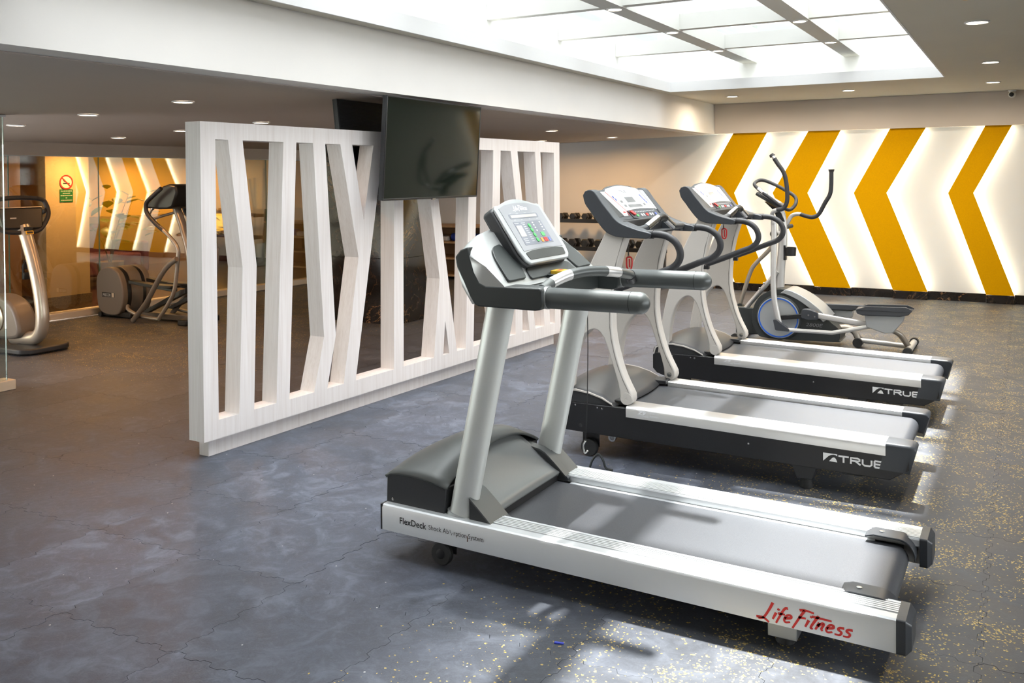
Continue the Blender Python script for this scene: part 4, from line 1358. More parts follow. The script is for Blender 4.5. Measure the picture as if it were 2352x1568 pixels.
prof += [(xr + (rr - 0.004) * math.sin(a), zb2(xr) - rr + (rr - 0.004) * math.cos(a)) for a in [PI * k / 12 for k in range(12, -1, -1)]]
prof += [(-1.98, zb2(-1.98) - 0.004)]
MB().prism(prof, Y0 + 0.150, Y1 - 0.150, 'y').build('running_belt', M['belt'], T2, smooth=50)
MB().tube([(xr, Y0 + 0.12, zb2(xr) - rr), (xr, Y1 - 0.12, zb2(xr) - rr)], rr - 0.006, 20).build('roller', M['black_plastic'], T2)
for x, z, r in ((-2.182, 0.289, 0.005), (-2.050, 0.287, 0.005), (-2.022, 0.285, 0.006), (-2.151, 0.179, 0.011), (-1.22, 0.20, 0.005)):
    MB().lathe([(r, 0.0), (r, -0.0025), (r * 0.5, -0.003)], (x, Y0, z), 'y', 12).build('screw', M['rubber'] if r > 0.01 else M['steel_screw'], T2)
# motor hood
MB().prism([(-2.325, 0.290), (-2.31, 0.340), (-2.26, 0.362), (-2.19, 0.365), (-2.11, 0.356), (-2.04, 0.338), (-1.985, 0.314), (-1.965, 0.296)], Y0 + 0.022, Y1 - 0.022, 'y').build('hood_skirt', M['dark_plastic'], T2, bevel=0.003, smooth=40)
rows = []
for x, z, cr_ in ((-2.335, 0.300, 0.0), (-2.325, 0.335, 0.012), (-2.285, 0.362, 0.03), (-2.21, 0.371, 0.042), (-2.12, 0.363, 0.045), (-2.04, 0.343, 0.035), (-1.985, 0.318, 0.016), (-1.955, 0.300, 0.004)):
    row = []
    for k in range(19):
        u = -1 + 2 * k / 18
        row.append((x + 0.05 * (1 - u * u) * ((x + 2.335) / 0.38) ** 2, 5.02 + u * 0.385, z + cr_ * (1 - u * u)))
    rows.append(row)
ho = MB().loft(rows, False, False).build('hood_cover', M['true_hood'], T2, smooth=60)
so = ho.modifiers.new('thick', 'SOLIDIFY')
so.thickness = 0.010
so.offset = -1
for y0, y1 in ((Y0 + 0.014, Y0 + 0.036), (Y1 - 0.036, Y1 - 0.014)):
    a = [(-2.33, 0.300), (-2.318, 0.340), (-2.265, 0.368), (-2.19, 0.372), (-2.11, 0.363), (-2.035, 0.343), (-1.975, 0.314), (-1.955, 0.296)]
    MB().prism(a + [(x + 0.006, z - 0.009) for x, z in a[::-1]], y0, y1, 'y').build('hood_trim', M['true_grey'], T2, smooth=40)
# wishbone uprights
outer = smooth2([(-1.870, 1.265), (-1.935, 1.06), (-1.962, 0.88), (-1.968, 0.755), (-1.958, 0.66), (-1.935, 0.565), (-1.902, 0.47), (-1.852, 0.372)], 4)
endc = [(-1.886 + 0.036 * math.cos(a), 0.350 + 0.036 * math.sin(a)) for a in [0.3 - PI * k / 8 * 1.02 for k in range(9)]]
arch_ = smooth2([(-1.924, 0.385), (-1.942, 0.455), (-1.972, 0.545), (-2.002, 0.635), (-2.028, 0.685), (-2.062, 0.712), (-2.104, 0.702), (-2.150, 0.655), (-2.185, 0.580), (-2.203, 0.500), (-2.216, 0.395), (-2.222, 0.290)], 4)
front = smooth2([(-2.300, 0.290), (-2.288, 0.40), (-2.266, 0.53), (-2.232, 0.69), (-2.182, 0.86), (-2.110, 1.045), (-1.990, 1.275)], 4)
for y0, y1, yo, sg_ in ((4.637, 4.712, 4.637, -1), (5.330, 5.405, 5.405, 1)):
    MB().prism(outer + endc + arch_ + front, y0, y1, 'y').build('upright', M['true_grey'], T2, bevel=0.007, segs=2, smooth=50)
    MB().lathe([(0.033, 0.0), (0.033, sg_ * 0.004), (0.006, sg_ * 0.0045), (0.006, sg_ * 0.002)], (-1.886, yo, 0.350), 'y', 20).build('pivot_cap', M['true_grey'], T2)
    MB().lathe([(0.014, 0.0), (0.014, -sg_ * 0.006), (0.006, -sg_ * 0.008)], (-1.886, y1 if sg_ < 0 else y0, 0.350), 'y', 14).build('pivot_bolt', M['steel_screw'], T2)
    MB().box(-2.318, -2.200, y0 + 0.008, y1 - 0.008, 0.17, 0.300).build('upright_shoe', M['black_plastic'], T2, bevel=0.003)
    MB().prism([(x - 0.012, z) for x, z in outer[::3]] + [(x - 0.016, z) for x, z in outer[::-3]], y0 - 0.0006, y1 + 0.0006, 'y').build('upright_groove', M['true_shade'], T2, smooth=0)
# console: two curved arms and the panel between them
arm_lo = [(-2.125, 1.452), (-2.112, 1.405), (-2.080, 1.362), (-2.043, 1.312), (-2.000, 1.262), (-1.965, 1.240), (-1.906, 1.226), (-1.758, 1.221)]
arm_up = [(-1.740, 1.228), (-1.738, 1.252), (-1.806, 1.268), (-1.898, 1.299), (-1.938, 1.326), (-1.964, 1.356), (-2.011, 1.412), (-2.054, 1.469), (-2.085, 1.482), (-2.112, 1.474)]
for y0, y1 in ((4.610, 4.690), (5.350, 5.430)):
    MB().prism(smooth2(arm_lo, 3) + smooth2(arm_up, 3), y0, y1, 'y').build('console_arm', M['slate'], T2, bevel=0.022, segs=3, smooth=60)
cfm = frame_map((-2.054, 0, 1.469), (0, 1, 0), (0.623, 0, -0.782), (0.782, 0, 0.623))
CS = MB().prism(rpoly([(4.65, -0.018), (4.78, -0.022), (4.84, -0.043), (5.02, -0.056), (5.20, -0.043), (5.26, -0.022), (5.39, -0.018), (5.39, 0.200), (4.65, 0.200)], 0.02, 3), -0.050, -0.006, 'z').map(cfm).build('console_shell', M['slate'], T2, bevel=0.008, segs=2, smooth=50)
MB().prism(rpoly([(4.76, 0.02), (5.28, 0.02), (5.24, 0.215), (4.80, 0.215)], 0.02, 3), -0.105, -0.050, 'z').map(cfm).build('console_back', M['black_plastic'], T2, bevel=0.012, segs=2, smooth=50)
wp = [(4.765, -0.006), (4.80, -0.022)] + [(4.84 + 0.36 * k / 10, -0.026 - 0.016 * math.sin(PI * k / 10)) for k in range(11)] + [(5.24, -0.022), (5.275, -0.006), (5.316, 0.136)]
wp += [(5.02 + 0.296 * math.cos(PI * k / 12) , 0.136 - 0.016 * math.sin(PI * k / 12)) for k in range(1, 12)] + [(4.868, 0.136)] if False else [(5.316, 0.137), (5.20, 0.131), (5.09, 0.128), (4.98, 0.131), (4.868, 0.137)]
MB().prism(wp, -0.006, -0.0035, 'z').map(cfm).build('white_overlay', M['white_face'], CS, smooth=0)
MB().prism([(4.690, -0.004), (4.755, -0.004), (4.862, 0.137), (4.845, 0.172), (4.785, 0.172)], -0.006, -0.0034, 'z').map(cfm).build('left_strip', M['strip_face'], CS, smooth=0)
MB().prism([(5.285, -0.004), (5.365, -0.002), (5.400, 0.150), (5.325, 0.142)], -0.006, -0.0034, 'z').map(cfm).build('right_strip', M['strip_face'], CS, smooth=0)
for k in range(8):
    t = 0.008 + k * 0.019
    y = 4.722 + t * 0.72
    MB().prism([(y - 0.018, t), (y + 0.014, t), (y + 0.020, t + 0.010), (y - 0.012, t + 0.010)], -0.0034, -0.0028, 'z').map(cfm).build('strip_mark', M['white_print'] if k < 7 else M['red_print'], CS, smooth=0)
    t = 0.006 + k * 0.017
    y = 5.328 + t * 0.28
    MB().prism([(y - 0.022, t), (y + 0.022, t), (y + 0.024, t + 0.010), (y - 0.020, t + 0.010)], -0.0034, -0.0028, 'z').map(cfm).build('strip_mark', M['faint_print'], CS, smooth=0)
v, f = ribbon([(4.760, 0.0), (4.866, 0.140), (4.862, 0.172)], 0.005)
MB().add([cfm(a, b, -0.0026) for a, b, _ in v], f).build('red_line', M['red_print'], CS, smooth=0)
MB().prism([(4.972, 0.042), (5.098, 0.042), (5.104, 0.081), (4.976, 0.081)], -0.0035, -0.0027, 'z').map(cfm).build('lcd_window', M['lcd_dark'], CS, smooth=0)
MB().prism([(4.950, 0.096), (5.150, 0.096), (5.158, 0.117), (4.950, 0.117)], -0.0035, -0.0027, 'z').map(cfm).build('message_window', M['lcd_dark'], CS, smooth=0)
for y, t in ((4.893, 0.072), (4.908, 0.103), (5.205, 0.102)):
    MB().prism([(y - 0.017, t - 0.008), (y + 0.015, t - 0.008), (y + 0.018, t + 0.008), (y - 0.014, t + 0.008)], -0.0035, -0.0027, 'z').map(cfm).build('small_window', M['lcd_dark'], CS, smooth=0)
for y, t in ((4.819, 0.038), (4.833, 0.055), (5.235, 0.036), (5.243, 0.053), (5.252, 0.070), (5.262, 0.087)):
    MB().lathe([(0.010, 0), (0.010, 0.0010), (0.0065, 0.0010), (0.0065, 0)], (0, 0, 0), 'z', 14).map(lambda a, b, c, y=y, t=t: cfm(y + a, t + b, -0.0035 + c)).build('round_key', M['blue_print'], CS)
MB().prism([(4.878, 0.139), (4.985, 0.133), (5.09, 0.131), (5.20, 0.133), (5.325, 0.139), (5.318, 0.190), (5.26, 0.200), (5.13, 0.204), (4.99, 0.202), (4.90, 0.190)], -0.006, -0.002, 'z').map(cfm).build('key_panel', M['slate'], CS, bevel=0.001, segs=1, smooth=0)
MB().prism(rpoly([(4.885, 0.145), (4.925, 0.143), (4.955, 0.172), (4.925, 0.176)], 0.010, 3), -0.002, 0.006, 'z').map(cfm).build('stop_key', M['red_plastic'], CS, bevel=0.002)
for y, mt, w_ in ((4.975, 'green_print', 0.014), (5.040, 'white_print', 0.010), (5.075, 'white_print', 0.008), (5.125, 'red_print', 0.016), (5.180, 'white_print', 0.010), (5.215, 'white_print', 0.008), (5.270, 'blue_print', 0.012)):
    MB().prism(rpoly([(y - w_, 0.168), (y + w_, 0.168), (y + w_, 0.186), (y - w_, 0.186)], 0.006, 2), -0.002, 0.0005, 'z').map(cfm).build('key', M[mt], CS, smooth=0)
for k in range(14):
    y = 4.945 + k * 0.0245
    MB().prism([(y, 0.149), (y + 0.012, 0.149), (y + 0.012, 0.157), (y, 0.157)], -0.002, 0.0, 'z').map(cfm).build('number_key', M['faint_print'], CS, smooth=0)
for y0, y1, t0, t1, m_ in ((4.692, 4.735, 0.02, 0.175, 'black_plastic'), (5.392, 5.350, 0.0, 0.0, None)):
    if m_:
        MB().prism([(4.655, 0.0), (4.685, -0.004), (4.778, 0.172), (4.692, 0.176)], -0.006, -0.0045, 'z').map(cfm).build('cup_well', M['black_plastic'], CS, smooth=0)
MB().prism([(5.385, 0.02), (5.345, 0.0), (5.402, 0.170), (5.352, 0.176)][:2] + [(5.345, 0.0), (5.385, 0.02), (5.400, 0.176)][:0] + [(5.405, 0.170), (5.345, 0.176)], -0.0068, -0.0050, 'z').map(cfm).build('cup_well', M['black_plastic'], CS, smooth=0)
MB().prism([(-1.945, 1.318), (-1.80, 1.262), (-1.80, 1.226), (-1.96, 1.236)], 4.69, 4.74, 'y').build('arm_web', M['slate'], T2, bevel=0.004)
MB().prism([(-1.945, 1.318), (-1.80, 1.262), (-1.80, 1.226), (-1.96, 1.236)], 5.30, 5.35, 'y').build('arm_web', M['slate'], T2, bevel=0.004)
MB().box(-1.965, -1.915, 4.69, 5.35, 1.228, 1.312).build('console_tray', M['dark_plastic'], T2, bevel=0.006)
MB().box(-1.93, -1.835, 4.735, 5.305, 1.228, 1.240).build('tray_floor', M['dark_plastic'], T2, bevel=0.003)
# pulse grips
MB().tube([(-1.872, 4.72, 1.262), (-1.855, 4.80, 1.262), (-1.848, 4.86, 1.270)], 0.017, 12).build('grip_bar', M['slate'], T2)
MB().tube([(-1.848, 4.858, 1.268), (-1.822, 4.975, 1.316)], 0.021, 14).build('pulse_grip', M['chrome'], T2)
MB().tube(smooth_path([(-1.824, 4.968, 1.312), (-1.819, 5.02, 1.322), (-1.817, 5.07, 1.312)], 4), 0.023, 14).build('grip_joint', M['black_plastic'], T2)
MB().tube([(-1.817, 5.066, 1.312), (-1.805, 5.175, 1.262)], 0.021, 14).build('pulse_grip', M['chrome'], T2)
MB().tube([(-1.806, 5.170, 1.262), (-1.80, 5.25, 1.258), (-1.81, 5.345, 1.256)], 0.018, 12).build('grip_bar', M['dark_plastic'], T2)
# looped foam handrails
for y in (4.655, 5.385):
    lp = [(-1.760, y, 1.243), (-1.705, y, 1.244), (-1.652, y, 1.233), (-1.606, y, 1.200), (-1.584, y, 1.150), (-1.594, y, 1.103), (-1.632, y, 1.066), (-1.70, y, 1.038), (-1.81, y, 0.992), (-1.945, y, 0.940)]
    MB().tube(smooth_path(lp, 5), 0.0195, 14).build('loop_handle', M['foam'], T2, smooth=60)
    MB().tube([(-1.768, y, 1.2425), (-1.732, y, 1.2435)], 0.0235, 14).build('handle_collar', M['black_plastic'], T2)
    MB().box(-1.975, -1.925, y - 0.016, y + 0.016, 0.905, 0.935).build('handle_bracket', M['black_plastic'], T2, bevel=0.004)
# white lettering on the near side and the lettering on the rail
def place2(x, z):
    return lambda u, v, c: (x + u, Y0 - 0.0008, z - 0.0100 * u + v)
tl = {'T': [[(0, 1), (1, 1)], [(0.5, 1), (0.5, 0)]], 'R': [[(0.08, 0), (0.08, 1), (0.72, 1), (0.92, 0.88), (0.92, 0.66), (0.72, 0.54), (0.08, 0.54)], [(0.50, 0.54), (1.0, 0.0)]], 'U': [[(0.08, 1), (0.08, 0.25), (0.25, 0.04), (0.75, 0.04), (0.92, 0.25), (0.92, 1)]], 'E': [[(1, 1), (0.08, 1)], [(0.08, 1.0), (0.08, 0)], [(0.08, 0.5), (0.9, 0.5)], [(0.08, 0.0), (1, 0)]]}
def block_word(x0, z0, w, h, fmw):
    b = MB()
    th = h * 0.22
    x = 0.0
    lw = w / 4.35
    for ch in 'TRUE':
        for st in tl[ch]:
            st2 = [(x + a * lw, th / 2 + b_ * (h - th)) for a, b_ in st]
            v, f = ribbon(st2, th)
            b.add([fmw(p[0], p[1], 0) for p in v], f)
        x += lw * 1.12
    return b
pl_ = place2(-0.786, 0.165)
block_word(0, 0, 0.207, 0.038, pl_).build('white_lettering', M['white_print'], T2, smooth=0)
pm = place2(-0.857, 0.166)
lg = MB()
apex = [(0.0, 0.0), (0.0, 0.040), (0.066, 0.040), (0.066, 0.030), (0.058, 0.035), (0.048, 0.036), (0.036, 0.033), (0.024, 0.025), (0.012, 0.012)]
lg.add([pm(a, b, 0) for a, b in apex], [tuple(range(len(apex)))])
pk = [(0.028, 0.002), (0.066, 0.001), (0.060, 0.016), (0.054, 0.022), (0.049, 0.023), (0.042, 0.019)]
lg.add([pm(a, b, 0) for a, b in pk], [tuple(range(len(pk)))])
lg.build('emblem', M['white_print'], T2, smooth=0)
def place3(x, z):
    return lambda u, v, c: (x + u, Y0 - 0.0036, z - 0.0207 * u + v)
q = write('Z9', 0.028, place3(-1.815, 0.279), 0.052, bold=0.0012, shear=0.35)
for body, sz, x, z, wd in (('SOFT', 0.015, -1.745, 0.287, 0.046), ('System', 0.013, -1.745, 0.272, 0.046)):
    k = write(body, sz, place3(x, z), wd, bold=0.0004)
    q.add(k.v, k.f)
v, f = ribbon([(-0.012, 0), (0.03, -0.001), (0.062, -0.002)], 0.001, 0.005)
q.add([place3(-1.815, 0.273)(*p) for p in v], f)
q.build('rail_lettering', M['white_print'], T2, smooth=0)
cm_ = lambda u, v, c: cfm(4.965 + u, 0.012 - v, -0.0030)
block_word(0, 0, 0.095, 0.020, cm_).build('console_lettering', M['grey_print'], CS, smooth=0)

T3 = copy_tree(T2)
T3.location = (-1.340, 6.605, 0)
T3['label'] = 'black and warm grey treadmill farthest in the row, beside the flywheel elliptical trainer'


def safety_clip(x, y, z, label, dz):
    rt = root('safety_clip', (x, y, z), label, 'safety clip')
    MB().tube(smooth_path([(x + 0.002, y - 0.012, z + dz), (x, y - 0.012, z + 0.04), (x - 0.004, y - 0.005, z)], 4), 0.002, 6).build('cord', M['black_plastic'], rt)
    MB().tube(smooth_path([(x - 0.03, y + 0.03, z + dz), (x - 0.012, y + 0.016, z + 0.05), (x, y + 0.002, z)], 4), 0.002, 6).build('cord', M['black_plastic'], rt)
    lp = [(x - 0.012, y, z), (x + 0.014, y, z), (x + 0.018, y, z - 0.03), (x + 0.012, y, z - 0.062), (x - 0.004, y, z - 0.066), (x - 0.014, y, z - 0.05), (x - 0.015, y, z - 0.02)]
    MB().tube(smooth_path(lp, 4, True), 0.005, 8, loop=True).build('clip_loop', M['red_plastic'], rt)
    MB().tube([(x + 0.002, y, z - 0.006), (x + 0.003, y, z - 0.055)], 0.005, 8).build('clip_jaw', M['red_plastic'], rt)
    return rt


safety_clip(-1.955, 4.86, 1.095, 'red safety clip hanging on cords under the middle treadmill console', 0.131)
safety_clip(-1.862, 6.42, 1.176, 'red safety clip hanging under the farthest treadmill console', 0.046)

# looped power cable behind the silver treadmill, small blue litter
cb = MB().tube(smooth_path([(-2.03, 4.47, 0.004), (-2.015, 4.475, 0.045), (-1.985, 4.48, 0.078), (-1.958, 4.485, 0.045), (-1.945, 4.49, 0.006), (-1.90, 4.47, 0.006)], 5), 0.006, 8).build('power_cable', M['charcoal'])
tag(cb, 'short loop of black power cable standing up behind the silver treadmill hood', 'cable')
lt = MB().prism([(-1.370, 2.72), (-1.340, 2.728), (-1.341, 2.736), (-1.371, 2.729)], 0.0, 0.004, 'z').build('plastic_scrap', M['blue_litter'], smooth=0)
tag(lt, 'tiny blue plastic scrap lying on the floor in front of the silver treadmill', 'litter')

# ------------------------------------------------------------------ flywheel elliptical trainer at the chevron wall
EL = root('elliptical_trainer', (-1.70, 8.76, 0), 'pale silver elliptical trainer with blue-ringed flywheel in front of the yellow chevrons', 'elliptical trainer')
NS = 28
def ringpts(x, z, r, y, n=NS):
    return [(x + r * math.cos(2 * PI * k / n), y, z + r * math.sin(2 * PI * k / n)) for k in range(n)]
shroud = smooth2([(-2.225, 0.30), (-2.20, 0.37), (-2.145, 0.44), (-2.03, 0.500), (-1.91, 0.500), (-1.75, 0.425), (-1.61, 0.325), (-1.53, 0.235), (-1.452, 0.165), (-1.455, 0.075), (-1.50, 0.055), (-2.08, 0.045), (-2.19, 0.09), (-2.235, 0.20)], 4, True)
MB().prism(shroud, 8.60, 8.92, 'y').build('shroud', M['charcoal'], EL, bevel=0.012, segs=2, smooth=50)
cvp = smooth2([(-1.925, 0.505), (-1.87, 0.497), (-1.75, 0.442), (-1.62, 0.345), (-1.545, 0.262)], 4)
MB().prism(cvp + [(x - 0.045, z - 0.035) for x, z in cvp[::-1]], 8.585, 8.935, 'y').build('shroud_cover', M['silver_light'], EL, bevel=0.010, segs=2, smooth=50)
MB().lathe([(0.205, 0.0), (0.205, -0.012), (0.190, -0.020)], (-1.985, 8.60, 0.245), 'y', 40).build('flywheel_rim', M['charcoal'], EL)
FW = MB().lathe([(0.190, 0.0), (0.190, -0.022), (0.178, -0.026), (0.150, -0.020), (0.120, -0.024), (0.03, -0.024)], (-1.985, 8.60, 0.245), 'y', 40).build('flywheel', M['silver_light'], EL)
n = 48
MB().loft([ringpts(-1.985, 0.245, r, y, n) for r, y in ((0.182, 8.5745), (0.182, 8.5725), (0.170, 8.5735), (0.170, 8.5755))], True, False, True).build('blue_ring', mat('blue ring', (0.02, 0.12, 0.55), 0.4), FW)
MB().tube([(-2.36, 8.76, 0.255), (-2.20, 8.76, 0.45), (-2.03, 8.76, 0.655)], [(0.022, 0.035)] * 3, 12).build('front_brace', M['light_tube'], EL)
for x, z in ((-2.19, 0.49), (-2.15, 0.54)):
    MB().lathe([(0.010, 0), (0.010, -0.006), (0.005, -0.009)], (x, 8.722, z), 'y', 12).build('bolt', M['steel_screw'], EL)
MB().tube(smooth_path([(-2.015, 8.78, 0.46), (-2.005, 8.78, 0.70), (-1.985, 8.78, 0.95), (-1.995, 8.78, 1.16), (-2.03, 8.78, 1.25)], 4), [(0.030, 0.040)] * 17, 14).build('mast', M['light_tube'], EL, smooth=60)
MB().tube(smooth_path([(-2.10, 8.95, 0.93), (-2.145, 8.97, 0.852), (-2.29, 8.98, 0.70), (-2.345, 8.98, 0.61), (-2.42, 8.98, 0.384), (-2.445, 8.98, 0.28)], 4), 0.020, 12).build('far_lever', M['bronze_tube'], EL, smooth=60)
MB().lathe([(0.032, -0.03), (0.036, 0.0), (0.032, 0.03)], (-2.445, 8.98, 0.27), 'y', 18).build('far_pivot', M['charcoal'], EL)
MB().tube([(-2.36, 8.48, 0.045), (-2.36, 9.06, 0.045)], 0.032, 14).build('front_stabiliser', M['light_tube'], EL)
for y in (8.47, 9.03):
    MB().tube([(-2.36, y, 0.044), (-2.36, y + 0.04, 0.044)], 0.042, 14).build('stabiliser_cap', M['rubber'], EL)
MB().box(-2.42, -2.20, 8.72, 8.80, 0.05, 0.30).build('front_frame', M['charcoal'], EL, bevel=0.008)
# near lever with grip
lv = [(-2.006, 8.50, 1.13), (-2.003, 8.50, 1.02), (-2.010, 8.50, 0.61), (-2.004, 8.50, 0.45), (-1.985, 8.50, 0.33), (-1.955, 8.50, 0.19)]
MB().tube(smooth_path(lv, 4), [(0.020, 0.026)] * 21, 12).build('near_lever', M['light_tube'], EL, smooth=60)
MB().tube(smooth_path([(-2.005, 8.49, 1.12), (-2.014, 8.48, 1.19), (-1.995, 8.46, 1.228), (-1.955, 8.45, 1.243)], 4), 0.019, 12).build('near_handle_bend', M['light_tube'], EL, smooth=60)
MB().tube(smooth_path([(-1.965, 8.45, 1.242), (-1.905, 8.45, 1.256), (-1.872, 8.45, 1.33), (-1.876, 8.45, 1.46), (-1.900, 8.45, 1.575), (-1.955, 8.45, 1.66), (-1.985, 8.45, 1.708)], 5), 0.0195, 14).build('foam_grip', M['foam'], EL, smooth=60)
MB().tube([(-1.985, 8.45, 1.708), (-2.003, 8.45, 1.732)], 0.015, 12).build('handle_tip', M['chrome'], EL)
MB().tube([(-2.000, 8.45, 1.728), (-2.013, 8.45, 1.746)], [0.026, 0.021], 14).build('handle_knob', M['rubber'], EL)
# far handle
MB().tube(smooth_path([(-2.06, 8.98, 0.92), (-2.01, 8.98, 1.04), (-1.978, 8.99, 1.12), (-1.952, 9.0, 1.165), (-1.905, 9.0, 1.184), (-1.865, 9.0, 1.182)], 4), 0.019, 12).build('far_handle_bend', M['light_tube'], EL, smooth=60)
MB().tube(smooth_path([(-1.872, 9.0, 1.182), (-1.810, 9.0, 1.163), (-1.755, 9.0, 1.156), (-1.702, 9.0, 1.185), (-1.648, 9.0, 1.285), (-1.600, 9.0, 1.372), (-1.588, 9.0, 1.46), (-1.586, 9.0, 1.585)], 5), 0.0195, 14).build('foam_grip', M['foam'], EL, smooth=60)
MB().tube([(-1.586, 9.0, 1.583), (-1.586, 9.0, 1.606)], [0.022, 0.028], 14).build('handle_knob', M['rubber'], EL)
# fixed handlebar loop, console, cup, knob
hl = [(-1.925, 8.80, 1.232), (-1.885, 8.86, 1.285), (-1.905, 8.92, 1.352), (-2.02, 8.95, 1.425), (-2.145, 8.95, 1.487), (-2.215, 8.93, 1.510), (-2.250, 8.86, 1.497), (-2.232, 8.72, 1.462), (-2.14, 8.66, 1.395), (-2.035, 8.64, 1.318), (-1.96, 8.68, 1.255)]
MB().tube(smooth_path(hl, 5, True), 0.0165, 12, loop=True).build('handlebar', M['foam'], EL, smooth=60)
MB().tube(smooth_path([(-2.19, 8.675, 1.432), (-2.15, 8.665, 1.402), (-2.11, 8.655, 1.374)], 3), 0.019, 12).build('pulse_sensor', M['chrome'], EL)
efm = frame_map((-2.09, 8.80, 1.335), (0, 1, 0), (0.86, 0, -0.51), (0.51, 0, 0.86))
MB().prism(rpoly([(-0.15, -0.13), (0.15, -0.13), (0.13, 0.12), (-0.13, 0.12)], 0.03, 3), -0.030, 0.0, 'z').map(efm).build('console', M['charcoal'], EL, bevel=0.008, segs=2, smooth=50)
MB().prism(rpoly([(-0.11, -0.10), (0.11, -0.10), (0.10, 0.08), (-0.10, 0.08)], 0.015, 3), 0.0, 0.0025, 'z').map(efm).build('console_face', M['strip_face'], EL, smooth=0)
MB().prism([(-0.06, -0.06), (0.06, -0.06), (0.055, 0.0), (-0.055, 0.0)], 0.0025, 0.004, 'z').map(efm).build('lcd_window', M['lcd'], EL, smooth=0)
MB().loft([[(-2.15, 8.74, 1.31), (-2.15, 8.86, 1.31), (-2.03, 8.86, 1.24), (-2.03, 8.74, 1.24)], [(-2.06, 8.75, 1.22), (-2.06, 8.85, 1.22), (-1.99, 8.85, 1.20), (-1.99, 8.75, 1.20)], [(-2.03, 8.75, 1.12), (-2.03, 8.83, 1.12), (-1.96, 8.83, 1.12), (-1.96, 8.75, 1.12)]]).build('console_neck', M['black_plastic'], EL, bevel=0.006)
MB().lathe([(0.05, 0.0), (0.056, 0.08), (0.050, 0.08), (0.044, 0.006)], (-1.918, 8.78, 0.802), 'z', 22).build('cup_holder', M['black_plastic'], EL)
MB().box(-1.975, -1.955, 8.75, 8.81, 0.76, 0.90).build('cup_bracket', M['black_plastic'], EL, bevel=0.003)
MB().tube([(-2.02, 8.72, 1.02), (-2.02, 8.58, 1.015)], 0.022, 14).build('lever_axle', M['light_tube'], EL)
MB().lathe([(0.033, 0.0), (0.036, -0.012), (0.030, -0.03), (0.012, -0.034)], (-2.020, 8.58, 1.015), 'y', 20).build('axle_cap', M['charcoal'], EL)
MB().lathe([(0.012, 0.0), (0.012, -0.004)], (-2.020, 8.546, 1.015), 'y', 12).build('axle_bolt', M['steel_screw'], EL)
MB().tube([(-1.985, 8.82, 1.06), (-1.955, 9.0, 1.07)], 0.020, 12).build('lever_axle', M['charcoal'], EL)
# crank, pedal arms, pedals
MB().prism([(-1.995, 0.225), (-1.995, 0.265), (-1.72, 0.305), (-1.72, 0.262)], 8.540, 8.565, 'y').build('crank_arm', M['black_plastic'], EL, bevel=0.004)
MB().prism(rpoly([(-1.765, 0.270), (-1.755, 0.350), (-1.70, 0.355), (-1.612, 0.330), (-1.612, 0.262), (-1.70, 0.255)], 0.02, 3), 8.475, 8.54, 'y').build('crank_cover', M['slate'], EL, bevel=0.006)
for x, z in ((-1.695, 0.30), (-1.640, 0.29)):
    MB().lathe([(0.008, 0), (0.008, -0.003)], (x, 8.475, z), 'y', 10).build('screw', M['steel_screw'], EL)
MB().tube([(-1.63, 8.507, 0.298), (-1.20, 8.507, 0.245), (-1.05, 8.507, 0.215)], [(0.026, 0.018)] * 3, 8, flat=(0, 0, 1)).build('pedal_arm', M['light_tube'], EL)
MB().prism(rpoly([(-2.00, 0.245), (-1.975, 0.250), (-1.93, 0.215), (-1.855, 0.165), (-1.855, 0.145), (-1.98, 0.150)], 0.01, 2), 8.435, 8.485, 'y').build('lever_joint', M['slate'], EL, bevel=0.006)
MB().tube([(-1.87, 8.46, 0.158), (-1.49, 8.46, 0.160), (-1.37, 8.46, 0.188), (-1.055, 8.46, 0.270)], [(0.018, 0.015)] * 4, 8, flat=(0, 0, 1)).build('link_arm', M['light_tube'], EL)
MB().lathe([(0.020, 0.0), (0.020, -0.02), (0.012, -0.024)], (-1.055, 8.47, 0.272), 'y', 14).build('link_bolt', M['black_plastic'], EL)
MB().prism([(-1.215, 0.345), (-0.895, 0.352), (-0.908, 0.300), (-0.985, 0.200), (-1.05, 0.190), (-1.20, 0.235)], 8.43, 8.53, 'y').build('pedal_bracket', M['silver_light'], EL, bevel=0.006)
ped = [(-1.285, 0.392), (-1.275, 0.352), (-1.23, 0.338), (-0.93, 0.345), (-0.86, 0.362), (-0.832, 0.398), (-0.86, 0.402), (-1.255, 0.395)]
MB().prism(ped, 8.40, 8.56, 'y').build('pedal', M['slate'], EL, bevel=0.008, segs=2)
rim = MB()
for y0, y1 in ((8.395, 8.41), (8.55, 8.565)):
    rim.prism([(-1.285, 0.385), (-1.20, 0.418), (-0.88, 0.430), (-0.828, 0.405), (-0.84, 0.385)], y0, y1, 'y')
rim.build('pedal_rim', M['slate'], EL, bevel=0.003)
MB().prism([(x - 0.46, z - 0.045) for x, z in ped], 8.93, 9.09, 'y').build('pedal', M['slate'], EL, bevel=0.008, segs=2)
MB().prism([(-1.635, 0.300), (-1.395, 0.290), (-1.405, 0.225), (-1.58, 0.235)], 8.96, 9.06, 'y').build('pedal_bracket', M['silver_light'], EL, bevel=0.006)
MB().tube([(-1.95, 9.0, 0.23), (-1.50, 9.0, 0.225)], [(0.024, 0.018)] * 2, 8, flat=(0, 0, 1)).build('pedal_arm', M['light_tube'], EL)
MB().tube(smooth_path([(-1.50, 8.76, 0.16), (-1.40, 8.76, 0.165), (-1.34, 8.76, 0.125), (-1.31, 8.76, 0.05)], 4), 0.030, 12).build('rear_frame_tube', M['bronze_tube'], EL, smooth=60)
MB().tube(smooth_path([(-1.01, 8.60, 0.200), (-0.955, 8.62, 0.165), (-0.915, 8.66, 0.10), (-0.885, 8.70, 0.038)], 4), [(0.026, 0.034)] * 13, 12).build('rear_strut', M['bronze_tube'], EL, smooth=60)
